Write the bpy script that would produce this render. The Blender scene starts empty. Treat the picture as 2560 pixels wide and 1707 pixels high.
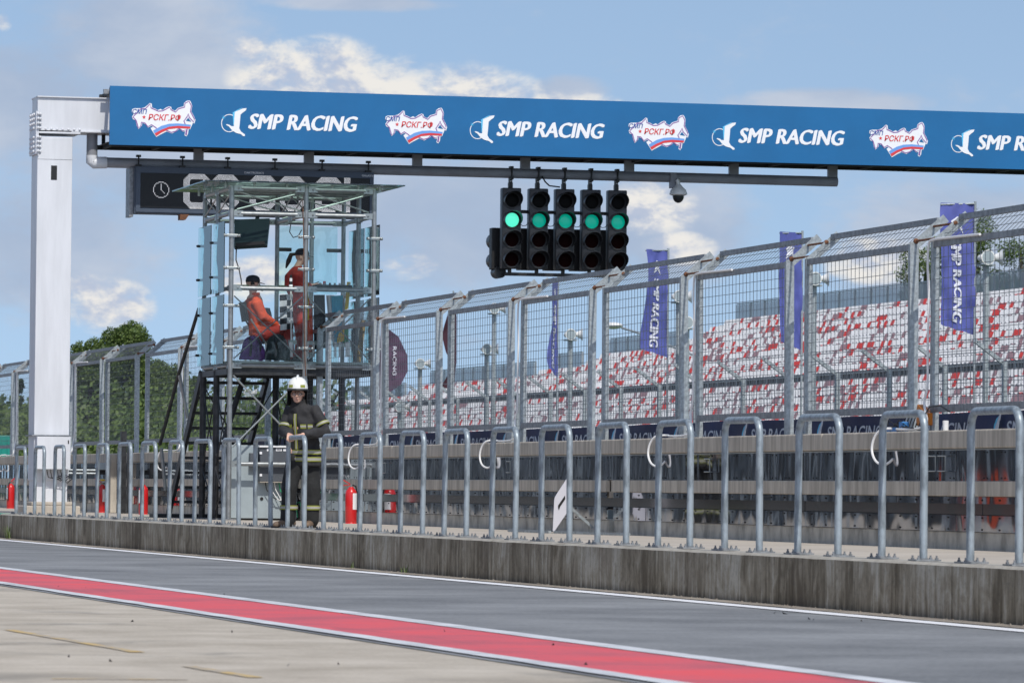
import bpy, bmesh, math, random
from mathutils import Vector, Matrix, noise
R = math.radians
rnd = random.Random(7)
S = bpy.context.scene
COL = S.collection

# ------------------------------------------------------------------ camera
FP, ROLL, CX, CY, HC = 11800.0, 0.009, 1280.0, 853.5, 0.953
_d1 = Vector((-3061.0, -336.8, FP)).normalized()
_h = Vector((1, -ROLL, 0))
_z = _h.cross(_d1).normalized()
if _z.y < 0: _z = -_z
_x = _d1.cross(_z)
if _x.x < 0: _x = -_x
RW = Matrix((_x, _d1, _z))                    # rows: world X, Y, Z expressed in camera (right, up, forward)
right, up, fwd = Vector((_x.x, _d1.x, _z.x)), Vector((_x.y, _d1.y, _z.y)), Vector((_x.z, _d1.z, _z.z))
cam = bpy.data.cameras.new('camera'); camo = bpy.data.objects.new('camera', cam); COL.objects.link(camo)
M3 = Matrix((right, up, -fwd)).transposed()
camo.matrix_world = Matrix.Translation((0, 0, HC)) @ M3.to_4x4()
cam.lens = 36.0 * FP / 2560.0; cam.sensor_width = 36.0; cam.sensor_fit = 'HORIZONTAL'
cam.clip_start = 0.5; cam.clip_end = 6000
cam.dof.use_dof = True; cam.dof.focus_distance = 58; cam.dof.aperture_fstop = 9
S.camera = camo

def at(ax, val, px, py):
    "the world point on the plane axis=val that the survey of the photograph puts at photo pixel px, py"
    v = Vector((px - CX, CY - py, FP))
    d = RW @ v
    o = Vector((0, 0, HC))
    return o + d * ((val - o[ax]) / d[ax])

# ------------------------------------------------------------------ world
SUN_EL, SUN_AZ = 50.0, 3.8           # degrees; azimuth measured from -Y towards +X
sdir = Vector((math.sin(R(SUN_AZ)) * math.cos(R(SUN_EL)), -math.cos(R(SUN_AZ)) * math.cos(R(SUN_EL)), math.sin(R(SUN_EL))))
W = bpy.data.worlds.new('World'); S.world = W; W.use_nodes = True
nt = W.node_tree; nt.nodes.clear()
class NG:
    def __init__(s, nt): s.nt = nt
    def n(s, t, **k):
        x = s.nt.nodes.new(t)
        for a, b in k.items(): setattr(x, a, b)
        return x
    def lk(s, a, b):
        if isinstance(a, (int, float)): b.default_value = a
        elif isinstance(a, (tuple, list)): b.default_value = a
        else: s.nt.links.new(a, b)
    def m(s, op, a, b=0.0, c=0.0, clamp=False):
        x = s.n('ShaderNodeMath', operation=op); x.use_clamp = clamp
        s.lk(a, x.inputs[0]); s.lk(b, x.inputs[1]); s.lk(c, x.inputs[2]); return x.outputs[0]
    def comb(s, a, b, c):
        x = s.n('ShaderNodeCombineXYZ'); s.lk(a, x.inputs[0]); s.lk(b, x.inputs[1]); s.lk(c, x.inputs[2]); return x.outputs[0]
    def sep(s, v):
        x = s.n('ShaderNodeSeparateXYZ'); s.lk(v, x.inputs[0]); return x.outputs
    def noise(s, v, scale, detail=6, rough=.55, dist=0.0):
        x = s.n('ShaderNodeTexNoise'); x.noise_dimensions = '3D'
        if v is not None: s.lk(v, x.inputs['Vector'])
        x.inputs['Scale'].default_value = scale; x.inputs['Detail'].default_value = detail
        x.inputs['Roughness'].default_value = rough; x.inputs['Distortion'].default_value = dist
        return x.outputs[0]
    def ramp(s, f, stops, interp='LINEAR'):
        x = s.n('ShaderNodeValToRGB'); x.color_ramp.interpolation = interp
        e = x.color_ramp.elements
        while len(e) > 1: e.remove(e[0])
        e[0].position = stops[0][0]; e[0].color = (*stops[0][1], 1) if len(stops[0][1]) == 3 else stops[0][1]
        for p, c in stops[1:]:
            q = e.new(p); q.color = (*c, 1) if len(c) == 3 else c
        s.lk(f, x.inputs[0]); return x.outputs[0]
    def mix(s, f, a, b, mode='MIX'):
        x = s.n('ShaderNodeMix', data_type='RGBA', blend_type=mode)
        s.lk(f, x.inputs[0]); s.lk(a if not isinstance(a, tuple) else (*a, 1)[:4], x.inputs[6]); s.lk(b if not isinstance(b, tuple) else (*b, 1)[:4], x.inputs[7])
        return x.outputs[2]
    def smooth(s, v, lo, hi):
        x = s.n('ShaderNodeMapRange', interpolation_type='SMOOTHSTEP'); s.lk(v, x.inputs[0])
        x.inputs[1].default_value = lo; x.inputs[2].default_value = hi; return x.outputs[0]
g = NG(nt)
geo = g.n('ShaderNodeNewGeometry'); dirn = g.n('ShaderNodeVectorMath', operation='SCALE'); g.lk(geo.outputs['Incoming'], dirn.inputs[0]); dirn.inputs['Scale'].default_value = -1.0
dx, dy, dz = g.sep(dirn.outputs[0])
# the sky looked up a little higher than the ray: a clean summer sky stays blue down to the tree tops
el_up = g.m('ADD', g.m('MULTIPLY', g.m('ABSOLUTE', dz), 0.85), 0.20)
nrm = g.n('ShaderNodeVectorMath', operation='NORMALIZE'); g.lk(g.comb(dx, dy, el_up), nrm.inputs[0])
sky = g.n('ShaderNodeTexSky', sky_type='NISHITA'); sky.sun_disc = False
sky.sun_elevation = R(SUN_EL); sky.sun_rotation = R(180 - SUN_AZ); sky.air_density = 1.0; sky.dust_density = 0.6; sky.ozone_density = 2.2
g.lk(nrm.outputs[0], sky.inputs[0])
# azimuth / elevation in degrees (azimuth from +Y towards +X)
azd = g.m('MULTIPLY', g.m('ARCTAN2', dx, dy), 57.2958)
eld = g.m('MULTIPLY', g.m('ARCSINE', dz), 57.2958)
P = g.comb(g.m('MULTIPLY', azd, 0.55), g.m('MULTIPLY', eld, 1.0), 3.7)
def azel(px, py):
    d = (RW @ Vector((px - CX, CY - py, FP))).normalized()
    return math.degrees(math.atan2(d.x, d.y)), math.degrees(math.asin(d.z))
n_big = g.noise(P, 0.55, 7, .58, .3); n_fine = g.noise(P, 1.7, 8, .62, .35)
n_tiny = g.noise(P, 6.0, 6, .6, .2)
nn = g.m('ADD', g.m('MULTIPLY', n_big, 0.38), g.m('ADD', g.m('MULTIPLY', n_fine, 0.42), g.m('MULTIPLY', n_tiny, 0.20)))
Ps = g.comb(g.m('ADD', g.m('MULTIPLY', azd, 0.55), 0.05), g.m('ADD', g.m('MULTIPLY', eld, 1.0), 0.17), 3.7)
nns = g.m('ADD', g.m('MULTIPLY', g.noise(Ps, 0.55, 7, .58, .3), 0.38), g.m('ADD', g.m('MULTIPLY', g.noise(Ps, 1.7, 8, .62, .35), 0.42), g.m('MULTIPLY', g.noise(Ps, 6.0, 6, .6, .2), 0.20)))
def blob(px, py, w, h):
    a, e = azel(px, py); sa, se = w / FP * 57.3, h / FP * 57.3
    u = g.m('DIVIDE', g.m('SUBTRACT', azd, a), sa); v = g.m('DIVIDE', g.m('SUBTRACT', eld, e), se)
    q = g.m('ADD', g.m('MULTIPLY', u, u), g.m('MULTIPLY', v, v))
    return g.m('MAXIMUM', g.m('SUBTRACT', 1.0, q), 0.0)
def union(L):
    o = L[0]
    for b in L[1:]: o = g.m('MAXIMUM', o, b)
    return o
K = 1.08844
cumulus = union([blob(720*K, 190*K, 220*K, 125*K), blob(880*K, 225*K, 240*K, 120*K), blob(1080*K, 230*K, 210*K, 95*K), blob(570*K, 112*K, 45*K, 34*K), blob(1280*K, 250*K, 190*K, 50*K),
                 blob(255*K, 705*K, 115*K, 75*K), blob(190*K, 660*K, 60*K, 40*K), blob(930*K, 610*K, 85*K, 40*K), blob(1490*K, 480*K, 130*K, 75*K), blob(1560*K, 570*K, 100*K, 45*K), blob(2010*K, 600*K, 140*K, 60*K),
                 blob(5*K, 50*K, 30*K, 28*K), blob(600*K, 640*K, 120*K, 60*K)])
haze_c = union([blob(330*K, 110*K, 340*K, 220*K), blob(60*K, 250*K, 330*K, 200*K), blob(420*K, 330*K, 420*K, 210*K), blob(1010*K, 500*K, 520*K, 210*K), blob(1500*K, 520*K, 300*K, 170*K), blob(120*K, 560*K, 320*K, 200*K), blob(2250*K, 560*K, 420*K, 190*K), blob(1310*K, 205*K, 110*K, 40*K), blob(820*K, 10*K, 260*K, 22*K), blob(1900*K, 236*K, 260*K, 40*K)])
# elsewhere in the sky the same kind of weather goes on
gen_far = g.m('GREATER_THAN', g.m('ADD', g.m('ABSOLUTE', g.m('SUBTRACT', azd, 14.5)), g.m('MULTIPLY', g.m('MAXIMUM', g.m('SUBTRACT', eld, 4.5), 0.0), 2.0)), 8.5)
dfar = g.noise(g.comb(g.m('MULTIPLY', azd, 0.05), g.m('MULTIPLY', eld, 0.09), 9.1), 1.0, 8, .6, .2)
cden = g.smooth(g.m('ADD', g.m('MULTIPLY', cumulus, 0.90), g.m('MULTIPLY', g.m('SUBTRACT', nn, 0.5), 5.0)), -0.10, 0.95)
cden = g.m('MULTIPLY', cden, g.smooth(cumulus, 0.0, 0.35))
cden = g.m('ADD', g.m('MULTIPLY', cden, g.m('SUBTRACT', 1.0, gen_far)), g.m('MULTIPLY', g.m('MULTIPLY', gen_far, g.smooth(dfar, .54, .66)), 0.9), clamp=True)
hden = g.m('MULTIPLY', g.smooth(g.m('ADD', haze_c, g.m('MULTIPLY', g.m('SUBTRACT', nn, 0.5), 2.6)), 0.0, 0.85), 0.85)
hden = g.m('MULTIPLY', hden, g.m('SUBTRACT', 1.0, gen_far))
shade = g.m('SUBTRACT', nn, nns)                                   # >0: the side towards the sun
lit = g.smooth(g.m('ADD', g.m('MULTIPLY', shade, 5.0), g.m('MULTIPLY', g.m('SUBTRACT', n_fine, 0.5), 1.0)), -0.38, 0.34)
ccol = g.mix(lit, (3.3, 3.7, 4.6), (5.7, 5.55, 5.3))
hcol = g.mix(g.smooth(n_big, .35, .7), (2.65, 3.2, 4.2), (3.9, 4.2, 4.8))
skycol = g.mix(1.0, sky.outputs[0], (1.17, 1.07, 0.965), 'MULTIPLY')
c1 = g.mix(hden, skycol, hcol)
c2 = g.mix(cden, c1, ccol)
SKY_STRENGTH = 0.15
bg = g.n('ShaderNodeBackground'); g.lk(c2, bg.inputs[0]); bg.inputs[1].default_value = SKY_STRENGTH
wo = g.n('ShaderNodeOutputWorld'); g.lk(bg.outputs[0], wo.inputs[0])

sun = bpy.data.lights.new('sun', 'SUN'); sun.energy = 3.2; sun.angle = R(0.53); sun.color = (1.0, 0.955, 0.88)
so = bpy.data.objects.new('sun', sun); COL.objects.link(so); so.location = (0, 0, 60)
so.rotation_euler = (-sdir).to_track_quat('-Z', 'Y').to_euler()
S.view_settings.view_transform = 'Standard'; S.view_settings.look = 'None'; S.view_settings.gamma = 1.0
S.view_settings.exposure = 0.0
try: S.view_settings.use_curve_mapping = False
except Exception: pass
S.cycles.max_bounces = 8; S.cycles.transparent_max_bounces = 24; S.cycles.sample_clamp_indirect = 6.0

# ------------------------------------------------------------------ materials
def mat(name, col, rough=.6, metal=0.0, spec=.5, var=0.0, vscale=4.0, col2=None, stretch=(1, 1, 1), bump=0.0, bscale=30.0, emit=None, detail=6, thr=None, bstretch=None, coat=0.0):
    m = bpy.data.materials.new(name); m.use_nodes = True
    q = NG(m.node_tree); b = m.node_tree.nodes['Principled BSDF']
    b.inputs['Roughness'].default_value = rough; b.inputs['Metallic'].default_value = metal
    b.inputs['Specular IOR Level'].default_value = spec; b.inputs['Coat Weight'].default_value = coat
    tc = q.n('ShaderNodeTexCoord')
    if var or col2:
        mp = q.n('ShaderNodeMapping'); q.lk(tc.outputs['Object'], mp.inputs[0]); mp.inputs['Scale'].default_value = stretch
        f = q.noise(mp.outputs[0], vscale, detail, .6, .1)
        c2 = col2 or tuple(max(0, c * (1 - var)) for c in col)
        lo, hi = thr or (.32, .68)
        c = q.mix(q.smooth(f, lo, hi), tuple(min(1, c * (1 + (var if not col2 else 0))) for c in col), c2)
        q.lk(c, b.inputs['Base Color'])
    else: b.inputs['Base Color'].default_value = (*col, 1)
    if bump:
        mp2 = q.n('ShaderNodeMapping'); q.lk(tc.outputs['Object'], mp2.inputs[0]); mp2.inputs['Scale'].default_value = bstretch or (1, 1, 1)
        bn = q.n('ShaderNodeBump'); bn.inputs['Strength'].default_value = 1.0; bn.inputs['Distance'].default_value = bump
        q.lk(q.noise(mp2.outputs[0], bscale, 5, .6), bn.inputs['Height']); q.lk(bn.outputs[0], b.inputs['Normal'])
    if emit:
        b.inputs['Emission Color'].default_value = (*emit[0], 1); b.inputs['Emission Strength'].default_value = emit[1]
    return m
def rgb(r, g_, b): return tuple(((c / 255) / 12.92 if c / 255 <= .04045 else ((c / 255 + .055) / 1.055) ** 2.4) for c in (r, g_, b))
M = {}
M['galv'] = mat('galvanised_steel', (.36, .40, .42), .5, .35, var=.22, vscale=26, bump=.0006, bscale=90)
M['galv_hoop'] = mat('galvanised_hoop_tube', (.30, .35, .385), .45, .35, var=.32, vscale=16, stretch=(1, 1, .4), bump=.0005, bscale=70)
M['galv_dull'] = mat('dull_galvanised_frame', (.27, .285, .30), .5, .5, var=.25, vscale=12)
M['wire'] = mat('galvanised_wire', (.20, .22, .24), .5, .4)
M['rust'] = mat('rusty_rod', (.16, .07, .035), .8, .2, var=.4, vscale=30)
M['white_paint'] = mat('white_gantry_paint', (.66, .68, .72), .45, var=.06, vscale=2.2, stretch=(2.5, 2.5, .35), bump=.0004, bscale=5)
M['white'] = mat('white_plastic', (.80, .80, .80), .4)
M['black'] = mat('black_matt', (.012, .012, .013), .5)
M['blackgloss'] = mat('black_housing', (.018, .02, .024), .38, var=.3, vscale=3)
M['pipe_grey'] = mat('dark_grey_gantry_pipe', (.27, .28, .31), .5, var=.12, vscale=2)
M['truss'] = mat('dark_truss', (.02, .022, .026), .6)
M['banner_blue'] = mat('blue_printed_banner', rgb(14, 102, 158), .5, var=.05, vscale=1.1, bump=.004, bscale=1.2, bstretch=(1, 1, 2))
M['print_white'] = mat('white_print', (.86, .87, .90), .5)
M['print_red'] = mat('red_print', rgb(218, 62, 66), .5)
M['print_midblue'] = mat('mid_blue_print', rgb(110, 160, 225), .5)
M['print_lightblue'] = mat('light_blue_print', rgb(90, 190, 235), .5)
M['print_navy'] = mat('navy_print', rgb(52, 92, 165), .5)
M['print_purple'] = mat('purple_print', rgb(140, 100, 165), .5)
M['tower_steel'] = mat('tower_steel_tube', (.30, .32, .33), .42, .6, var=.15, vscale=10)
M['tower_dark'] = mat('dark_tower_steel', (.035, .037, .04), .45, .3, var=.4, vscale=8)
M['bracket'] = mat('bright_bracket_steel', (.34, .37, .37), .35, .6)
M['cabinet'] = mat('pale_grey_cabinet_paint', (.33, .39, .42), .45, var=.06, vscale=3)
M['cabinet_dark'] = mat('dark_grey_cabinet_paint', (.085, .095, .11), .45, var=.06, vscale=3)
M['red_ext'] = mat('red_extinguisher_enamel', (.62, .018, .02), .28, coat=.4)
M['concrete_band'] = mat('board_marked_concrete', (.58, .525, .445), .85, vscale=3.2, col2=(.37, .33, .275), stretch=(1, 3.2, .35), bump=.003, bscale=25)
M['concrete_base'] = mat('stained_base_concrete', (.56, .52, .45), .85, vscale=2.6, col2=(.27, .25, .215), stretch=(1, 1.6, .9), bump=.004, bscale=18, thr=(.38, .72))
M['dark_recess'] = mat('dark_polished_recess', (.10, .10, .11), .12, .8)
M['navy_cloth'] = mat('navy_banner_cloth', rgb(28, 44, 88), .6, var=.2, vscale=1.3, bump=.02, bscale=1.6)
M['track_letter'] = mat('pale_banner_lettering', rgb(196, 205, 220), .6)
M['skin'] = mat('skin', (.66, .40, .30), .5)
M['turnout'] = mat('black_turnout_cloth', (.026, .026, .028), .85, var=.3, vscale=9, bump=.010, bscale=11)
M['turnout_dark'] = mat('black_turnout_trousers', (.016, .017, .018), .85, var=.3, vscale=8, bump=.010, bscale=10)
M['reflective'] = mat('silver_reflective_tape', (.36, .355, .31), .55)
M['lime'] = mat('lime_tape', (.27, .29, .04), .6)
M['helmet_white'] = mat('white_helmet_shell', (.82, .82, .78), .25, coat=.3)
M['boot'] = mat('brown_leather_boot', (.16, .11, .075), .7, var=.2, vscale=20)
M['orange'] = mat('orange_marshal_cloth', (.62, .075, .02), .75, var=.25, vscale=7, bump=.012, bscale=9)
M['red_cloth'] = mat('dark_red_marshal_cloth', (.36, .032, .022), .8, var=.25, vscale=7, bump=.012, bscale=9)
M['purple'] = mat('purple_backpack_cloth', (.085, .022, .16), .75, var=.3, vscale=10, bump=.01, bscale=14)
M['darkgreen'] = mat('dark_green_backpack_cloth', (.018, .035, .038), .75, var=.3, vscale=10, bump=.01, bscale=14)
M['flag_blue'] = mat('indigo_flag_cloth', rgb(86, 94, 166), .7, var=.12, vscale=3)
M['flag_plum'] = mat('dark_plum_flag_cloth', rgb(84, 60, 84), .7, var=.2, vscale=3)
M['flag_darkred'] = mat('dark_red_flag_cloth', rgb(60, 26, 40), .7, var=.2, vscale=3)
M['flag_letter'] = mat('white_flag_lettering', (.75, .76, .85), .7)
M['seat_white'] = mat('white_seat_plastic', (.66, .66, .67), .45, var=.10, vscale=.9)
M['seat_red'] = mat('red_seat_plastic', (.50, .05, .045), .45)
M['seat_mauve'] = mat('shadowed_red_seat_plastic', (.27, .17, .19), .45)  # dusky red: shade put into the colour of some seats
M['stand_conc'] = mat('grandstand_concrete', (.17, .175, .18), .85, var=.15, vscale=.6)
M['stand_dark'] = mat('grandstand_shadow_steel', (.06, .065, .07), .7)
M['yellow'] = mat('yellow_plastic', (.75, .52, .03), .5)
M['green_cloth'] = mat('green_flag_cloth', (.03, .36, .16), .7)
M['blue_cloth'] = mat('sky_blue_flag_cloth', (.05, .42, .62), .7)
M['white_cloth'] = mat('white_flag_cloth', (.62, .64, .66), .7)
M['black_cloth'] = mat('black_flag_cloth', (.02, .022, .03), .7)
M['brownboard'] = mat('brown_board', (.20, .13, .03), .7)
M['horn_white'] = mat('white_horn_speaker', (.80, .80, .78), .4)
M['teal'] = mat('teal_container_paint', rgb(20, 140, 125), .5)
M['orange_box'] = mat('orange_plastic', (.55, .17, .01), .5)
M['blue_box'] = mat('blue_plastic', (.04, .20, .50), .5)
M['bark'] = mat('tree_bark', (.10, .085, .07), .9, var=.4, vscale=8, bump=.02, bscale=12)
M['monitor'] = mat('dark_monitor', (.03, .045, .05), .3)
M['lens_red'] = mat('unlit_red_lens', (.009, .001, .001), .7, spec=.05)
M['lens_dark'] = mat('unlit_dark_lens', (.004, .004, .004), .6, spec=.1)
M['sign_white'] = mat('white_sign_board', (.60, .60, .66), .5)
M['deck'] = mat('pale_deck_board', (.35, .42, .40), .6)
M['led_white'] = mat('lit_led', (.6, .6, .62), .5, emit=((.95, .96, 1.0), .62))
M['led_face'] = mat('led_louvre_face', (.008, .009, .012), .55)
M['board_blue'] = mat('slate_blue_board_case', (.055, .075, .11), .5, var=.1, vscale=2)
# lit green lenses
def lens_mat(name, s):
    m = mat(name, (.0, .35, .25), .25, emit=((.0, .62, .42), s)); q = NG(m.node_tree); b = m.node_tree.nodes['Principled BSDF']
    tc = q.n('ShaderNodeTexCoord'); w = q.n('ShaderNodeTexWave'); w.bands_direction = 'Z'; w.inputs['Scale'].default_value = 14
    q.lk(tc.outputs['Object'], w.inputs[0]); f = q.m('ADD', q.m('MULTIPLY', w.outputs[1], .35 * s), .72 * s); q.lk(f, b.inputs['Emission Strength']); return m
M['green_bright'] = lens_mat('lit_green_lens', 1.25); M['green_dim'] = lens_mat('lit_green_lens_off_axis', 0.40)
M['green_bright'].node_tree.nodes['Principled BSDF'].inputs['Emission Color'].default_value = (.10, .80, .55, 1)
# glass
def glass(name, tint, gl=.10, rough=0.02):
    m = bpy.data.materials.new(name); m.use_nodes = True; q = NG(m.node_tree); m.node_tree.nodes.clear()
    tr = q.n('ShaderNodeBsdfTransparent'); tr.inputs[0].default_value = (*tint, 1)
    gs = q.n('ShaderNodeBsdfGlossy'); gs.inputs[0].default_value = (.9, .97, .97, 1); gs.inputs[1].default_value = rough
    tc = q.n('ShaderNodeTexCoord'); bn = q.n('ShaderNodeBump'); bn.inputs['Distance'].default_value = .02; bn.inputs['Strength'].default_value = .6
    q.lk(q.noise(tc.outputs['Object'], 1.6, 2, .5), bn.inputs['Height']); q.lk(bn.outputs[0], gs.inputs['Normal'])
    fr = q.n('ShaderNodeFresnel'); fr.inputs[0].default_value = 1.5
    mx = q.n('ShaderNodeMixShader'); q.lk(q.m('ADD', fr.outputs[0], gl, clamp=True), mx.inputs[0]); q.lk(tr.outputs[0], mx.inputs[1]); q.lk(gs.outputs[0], mx.inputs[2])
    o = q.n('ShaderNodeOutputMaterial'); q.lk(mx.outputs[0], o.inputs[0]); return m
M['glass_teal'] = glass('teal_tinted_glass', (.82, .93, .925), .0)
M['glass_side'] = glass('side_glass', (.86, .94, .94), .0)
M['glass_clear'] = glass('clear_glass', (.97, .99, .99), -.02)
M['glass_roof'] = glass('roof_glass', (.66, .76, .73), .03)
M['glass_wall'] = mat('stand_screen', (.42, .47, .50), .5); M['glass_wall'].node_tree.nodes['Principled BSDF'].inputs['Alpha'].default_value = .5
# wavy polished steel panels
def mirror_mat(name, sc, bstr):
    m = bpy.data.materials.new(name); m.use_nodes = True; q = NG(m.node_tree); b = m.node_tree.nodes['Principled BSDF']
    b.inputs['Metallic'].default_value = 1; b.inputs['Roughness'].default_value = .05; b.inputs['Base Color'].default_value = (.36, .37, .41, 1)
    tc = q.n('ShaderNodeTexCoord'); mp = q.n('ShaderNodeMapping'); q.lk(tc.outputs['Object'], mp.inputs[0]); mp.inputs['Scale'].default_value = sc
    bn = q.n('ShaderNodeBump'); bn.inputs['Distance'].default_value = bstr; bn.inputs['Strength'].default_value = 1
    q.lk(q.noise(mp.outputs[0], 1.6, 1, .4, .4), bn.inputs['Height']); q.lk(bn.outputs[0], b.inputs['Normal']); return m
M['mirror_hi'] = mirror_mat('polished_steel_panel', (1, 1.5, .7), .007)
M['mirror_lo'] = mirror_mat('polished_steel_kick_panel', (1, 1.6, 1.1), .004)
# kerb face: dark weathered board-marked concrete
def kerb_mat():
    m = bpy.data.materials.new('weathered_kerb_concrete'); m.use_nodes = True; q = NG(m.node_tree); b = m.node_tree.nodes['Principled BSDF']
    b.inputs['Roughness'].default_value = .88
    ge = q.n('ShaderNodeNewGeometry'); x, y, z = q.sep(ge.outputs['Position']); nx, ny, nz = q.sep(ge.outputs['Normal'])
    broad = q.m('ADD', q.m('MULTIPLY', q.noise(q.comb(0., q.m('MULTIPLY', y, .75), q.m('MULTIPLY', z, .3)), 1.0, 5, .6, .6), .6), q.m('MULTIPLY', q.noise(q.comb(7., q.m('MULTIPLY', y, 4.5), q.m('MULTIPLY', z, 2.6)), 1.0, 5, .65, .8), .4))
    streak = q.noise(q.comb(0., q.m('MULTIPLY', y, 11.), q.m('MULTIPLY', z, .9)), 1.0, 5, .65, .4)
    hue = q.noise(q.comb(3., q.m('MULTIPLY', y, .9), q.m('MULTIPLY', z, 1.)), 1.0, 3, .5)
    fine = q.noise(q.comb(x, y, z), 24., 5, .7)
    f = q.m('ADD', q.m('MULTIPLY', q.m('SUBTRACT', broad, .5), .95), q.m('ADD', .5, q.m('MULTIPLY', q.m('SUBTRACT', streak, .5), .42)))
    c = q.ramp(f, [(.40, (.14, .108, .068)), (.47, (.25, .205, .14)), (.53, (.36, .305, .225)), (.62, (.54, .49, .40))])
    c = q.mix(q.smooth(hue, .45, .7), c, (.17, .145, .11), 'MIX') if False else c
    c = q.mix(q.m('MULTIPLY', q.smooth(hue, .5, .75), .35), c, (.20, .15, .11))
    c = q.mix(q.m('MULTIPLY', q.smooth(fine, .45, .75), .35), c, (.05, .046, .04))
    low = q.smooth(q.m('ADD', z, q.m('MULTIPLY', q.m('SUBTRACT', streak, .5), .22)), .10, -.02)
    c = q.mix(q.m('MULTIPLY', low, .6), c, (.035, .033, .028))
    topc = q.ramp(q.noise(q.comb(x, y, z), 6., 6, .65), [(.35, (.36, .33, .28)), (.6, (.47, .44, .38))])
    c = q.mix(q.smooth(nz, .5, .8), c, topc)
    q.lk(c, b.inputs['Base Color']); bn = q.n('ShaderNodeBump'); bn.inputs['Distance'].default_value = .006
    q.lk(q.m('ADD', fine, streak), bn.inputs['Height']); q.lk(bn.outputs[0], b.inputs['Normal']); return m
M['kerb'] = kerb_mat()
def ground_mat(name, stops, big=.35, fine=60., rub=None, rough=.9, specks=0.0, along=(3., .25), bump=.003):
    m = bpy.data.materials.new(name); m.use_nodes = True; q = NG(m.node_tree); b = m.node_tree.nodes['Principled BSDF']
    ge = q.n('ShaderNodeNewGeometry'); x, y, z = q.sep(ge.outputs['Position']); p = q.comb(x, y, 0.)
    f = q.m('ADD', q.m('MULTIPLY', q.noise(p, big, 6, .6), .6), q.m('MULTIPLY', q.noise(p, fine, 4, .7), .4))
    c = q.ramp(f, stops)
    if rub:
        v = q.noise(q.comb(q.m('MULTIPLY', x, along[0]), q.m('MULTIPLY', y, along[1]), 2.), 1.0, 7, .62, .5)
        c = q.mix(q.m('MULTIPLY', q.smooth(v, rub[0], rub[1]), rub[2]), c, rub[3])
    if specks:
        v = q.n('ShaderNodeTexVoronoi'); v.inputs['Scale'].default_value = 90; q.lk(p, v.inputs['Vector'])
        c = q.mix(q.m('MULTIPLY', q.smooth(v.outputs[0], .16, .06), specks), c, (.42, .42, .40))
    q.lk(c, b.inputs['Base Color']); b.inputs['Roughness'].default_value = rough
    bn = q.n('ShaderNodeBump'); bn.inputs['Distance'].default_value = bump; q.lk(q.noise(p, fine * 1.3, 4, .7), bn.inputs['Height']); q.lk(bn.outputs[0], b.inputs['Normal'])
    return m
M['asphalt'] = ground_mat('pit_lane_asphalt', [(.36, (.11, .117, .125)), (.5, (.195, .203, .212)), (.64, (.28, .29, .30))], .5, 22., (.60, .80, .16, (.07, .073, .078)), specks=.5, along=(4.5, .13))
M['apron'] = ground_mat('apron_concrete', [(.38, (.36, .315, .255)), (.5, (.46, .41, .34)), (.62, (.55, .495, .42))], 1.1, 30., (.54, .72, .55, (.14, .135, .125)), along=(.75, .55), bump=.006)
M['red_strip'] = ground_mat('red_painted_strip', [(.40, (.47, .10, .125)), (.5, (.63, .105, .13)), (.60, (.75, .09, .10))], .8, 38., (.55, .75, .55, (.24, .09, .11)), rough=.7)
M['white_line'] = ground_mat('worn_white_line', [(.38, (.42, .44, .47)), (.58, (.66, .68, .71))], 1.8, 40., (.52, .7, .5, (.33, .34, .36)))
M['gutter'] = ground_mat('gutter_concrete', [(.36, (.19, .165, .14)), (.6, (.36, .32, .27))], 1.3, 35., (.5, .7, .6, (.14, .11, .095)), along=(14., .8))
M['platform'] = ground_mat('platform_concrete', [(.36, (.40, .355, .30)), (.6, (.50, .45, .385))], .8, 40.)
M['track'] = ground_mat('race_track_asphalt', [(.36, (.09, .09, .095)), (.6, (.13, .13, .135))], .3, 50.)
M['grass'] = ground_mat('mown_grass', [(.36, (.045, .085, .02)), (.6, (.09, .14, .035))], .2, 30.)
M['yellow_line'] = ground_mat('faded_yellow_line', [(.36, (.50, .34, .13)), (.6, (.56, .42, .20))], 3., 30., (.42, .58, .9, (.38, .345, .30)), along=(5., 2.5))
def leaf_mat(name, a, b_):
    m = bpy.data.materials.new(name); m.use_nodes = True; q = NG(m.node_tree); b = m.node_tree.nodes['Principled BSDF']
    ge = q.n('ShaderNodeNewGeometry'); f = q.noise(ge.outputs['Position'], 1.1, 4, .6)
    r2 = q.m('ADD', q.m('MULTIPLY', ge.outputs['Random Per Island'], .5), q.m('MULTIPLY', f, .6))
    q.lk(q.mix(q.smooth(r2, .2, .85), a, b_), b.inputs['Base Color']); b.inputs['Roughness'].default_value = .55
    tl = q.n('ShaderNodeBsdfTranslucent'); q.lk(q.mix(.5, a, b_), tl.inputs[0]); mx = q.n('ShaderNodeMixShader'); mx.inputs[0].default_value = .3
    o = m.node_tree.nodes['Material Output']; q.lk(b.outputs[0], mx.inputs[1]); q.lk(tl.outputs[0], mx.inputs[2]); q.lk(mx.outputs[0], o.inputs[0]); return m
M['leaf'] = leaf_mat('tree_leaves', (.045, .085, .022), (.17, .24, .06)); M['leaf_dark'] = leaf_mat('dark_conifer_needles', (.022, .045, .025), (.05, .09, .04)); M['leaf_far'] = leaf_mat('distant_leaves', (.06, .10, .05), (.10, .15, .06))

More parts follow.
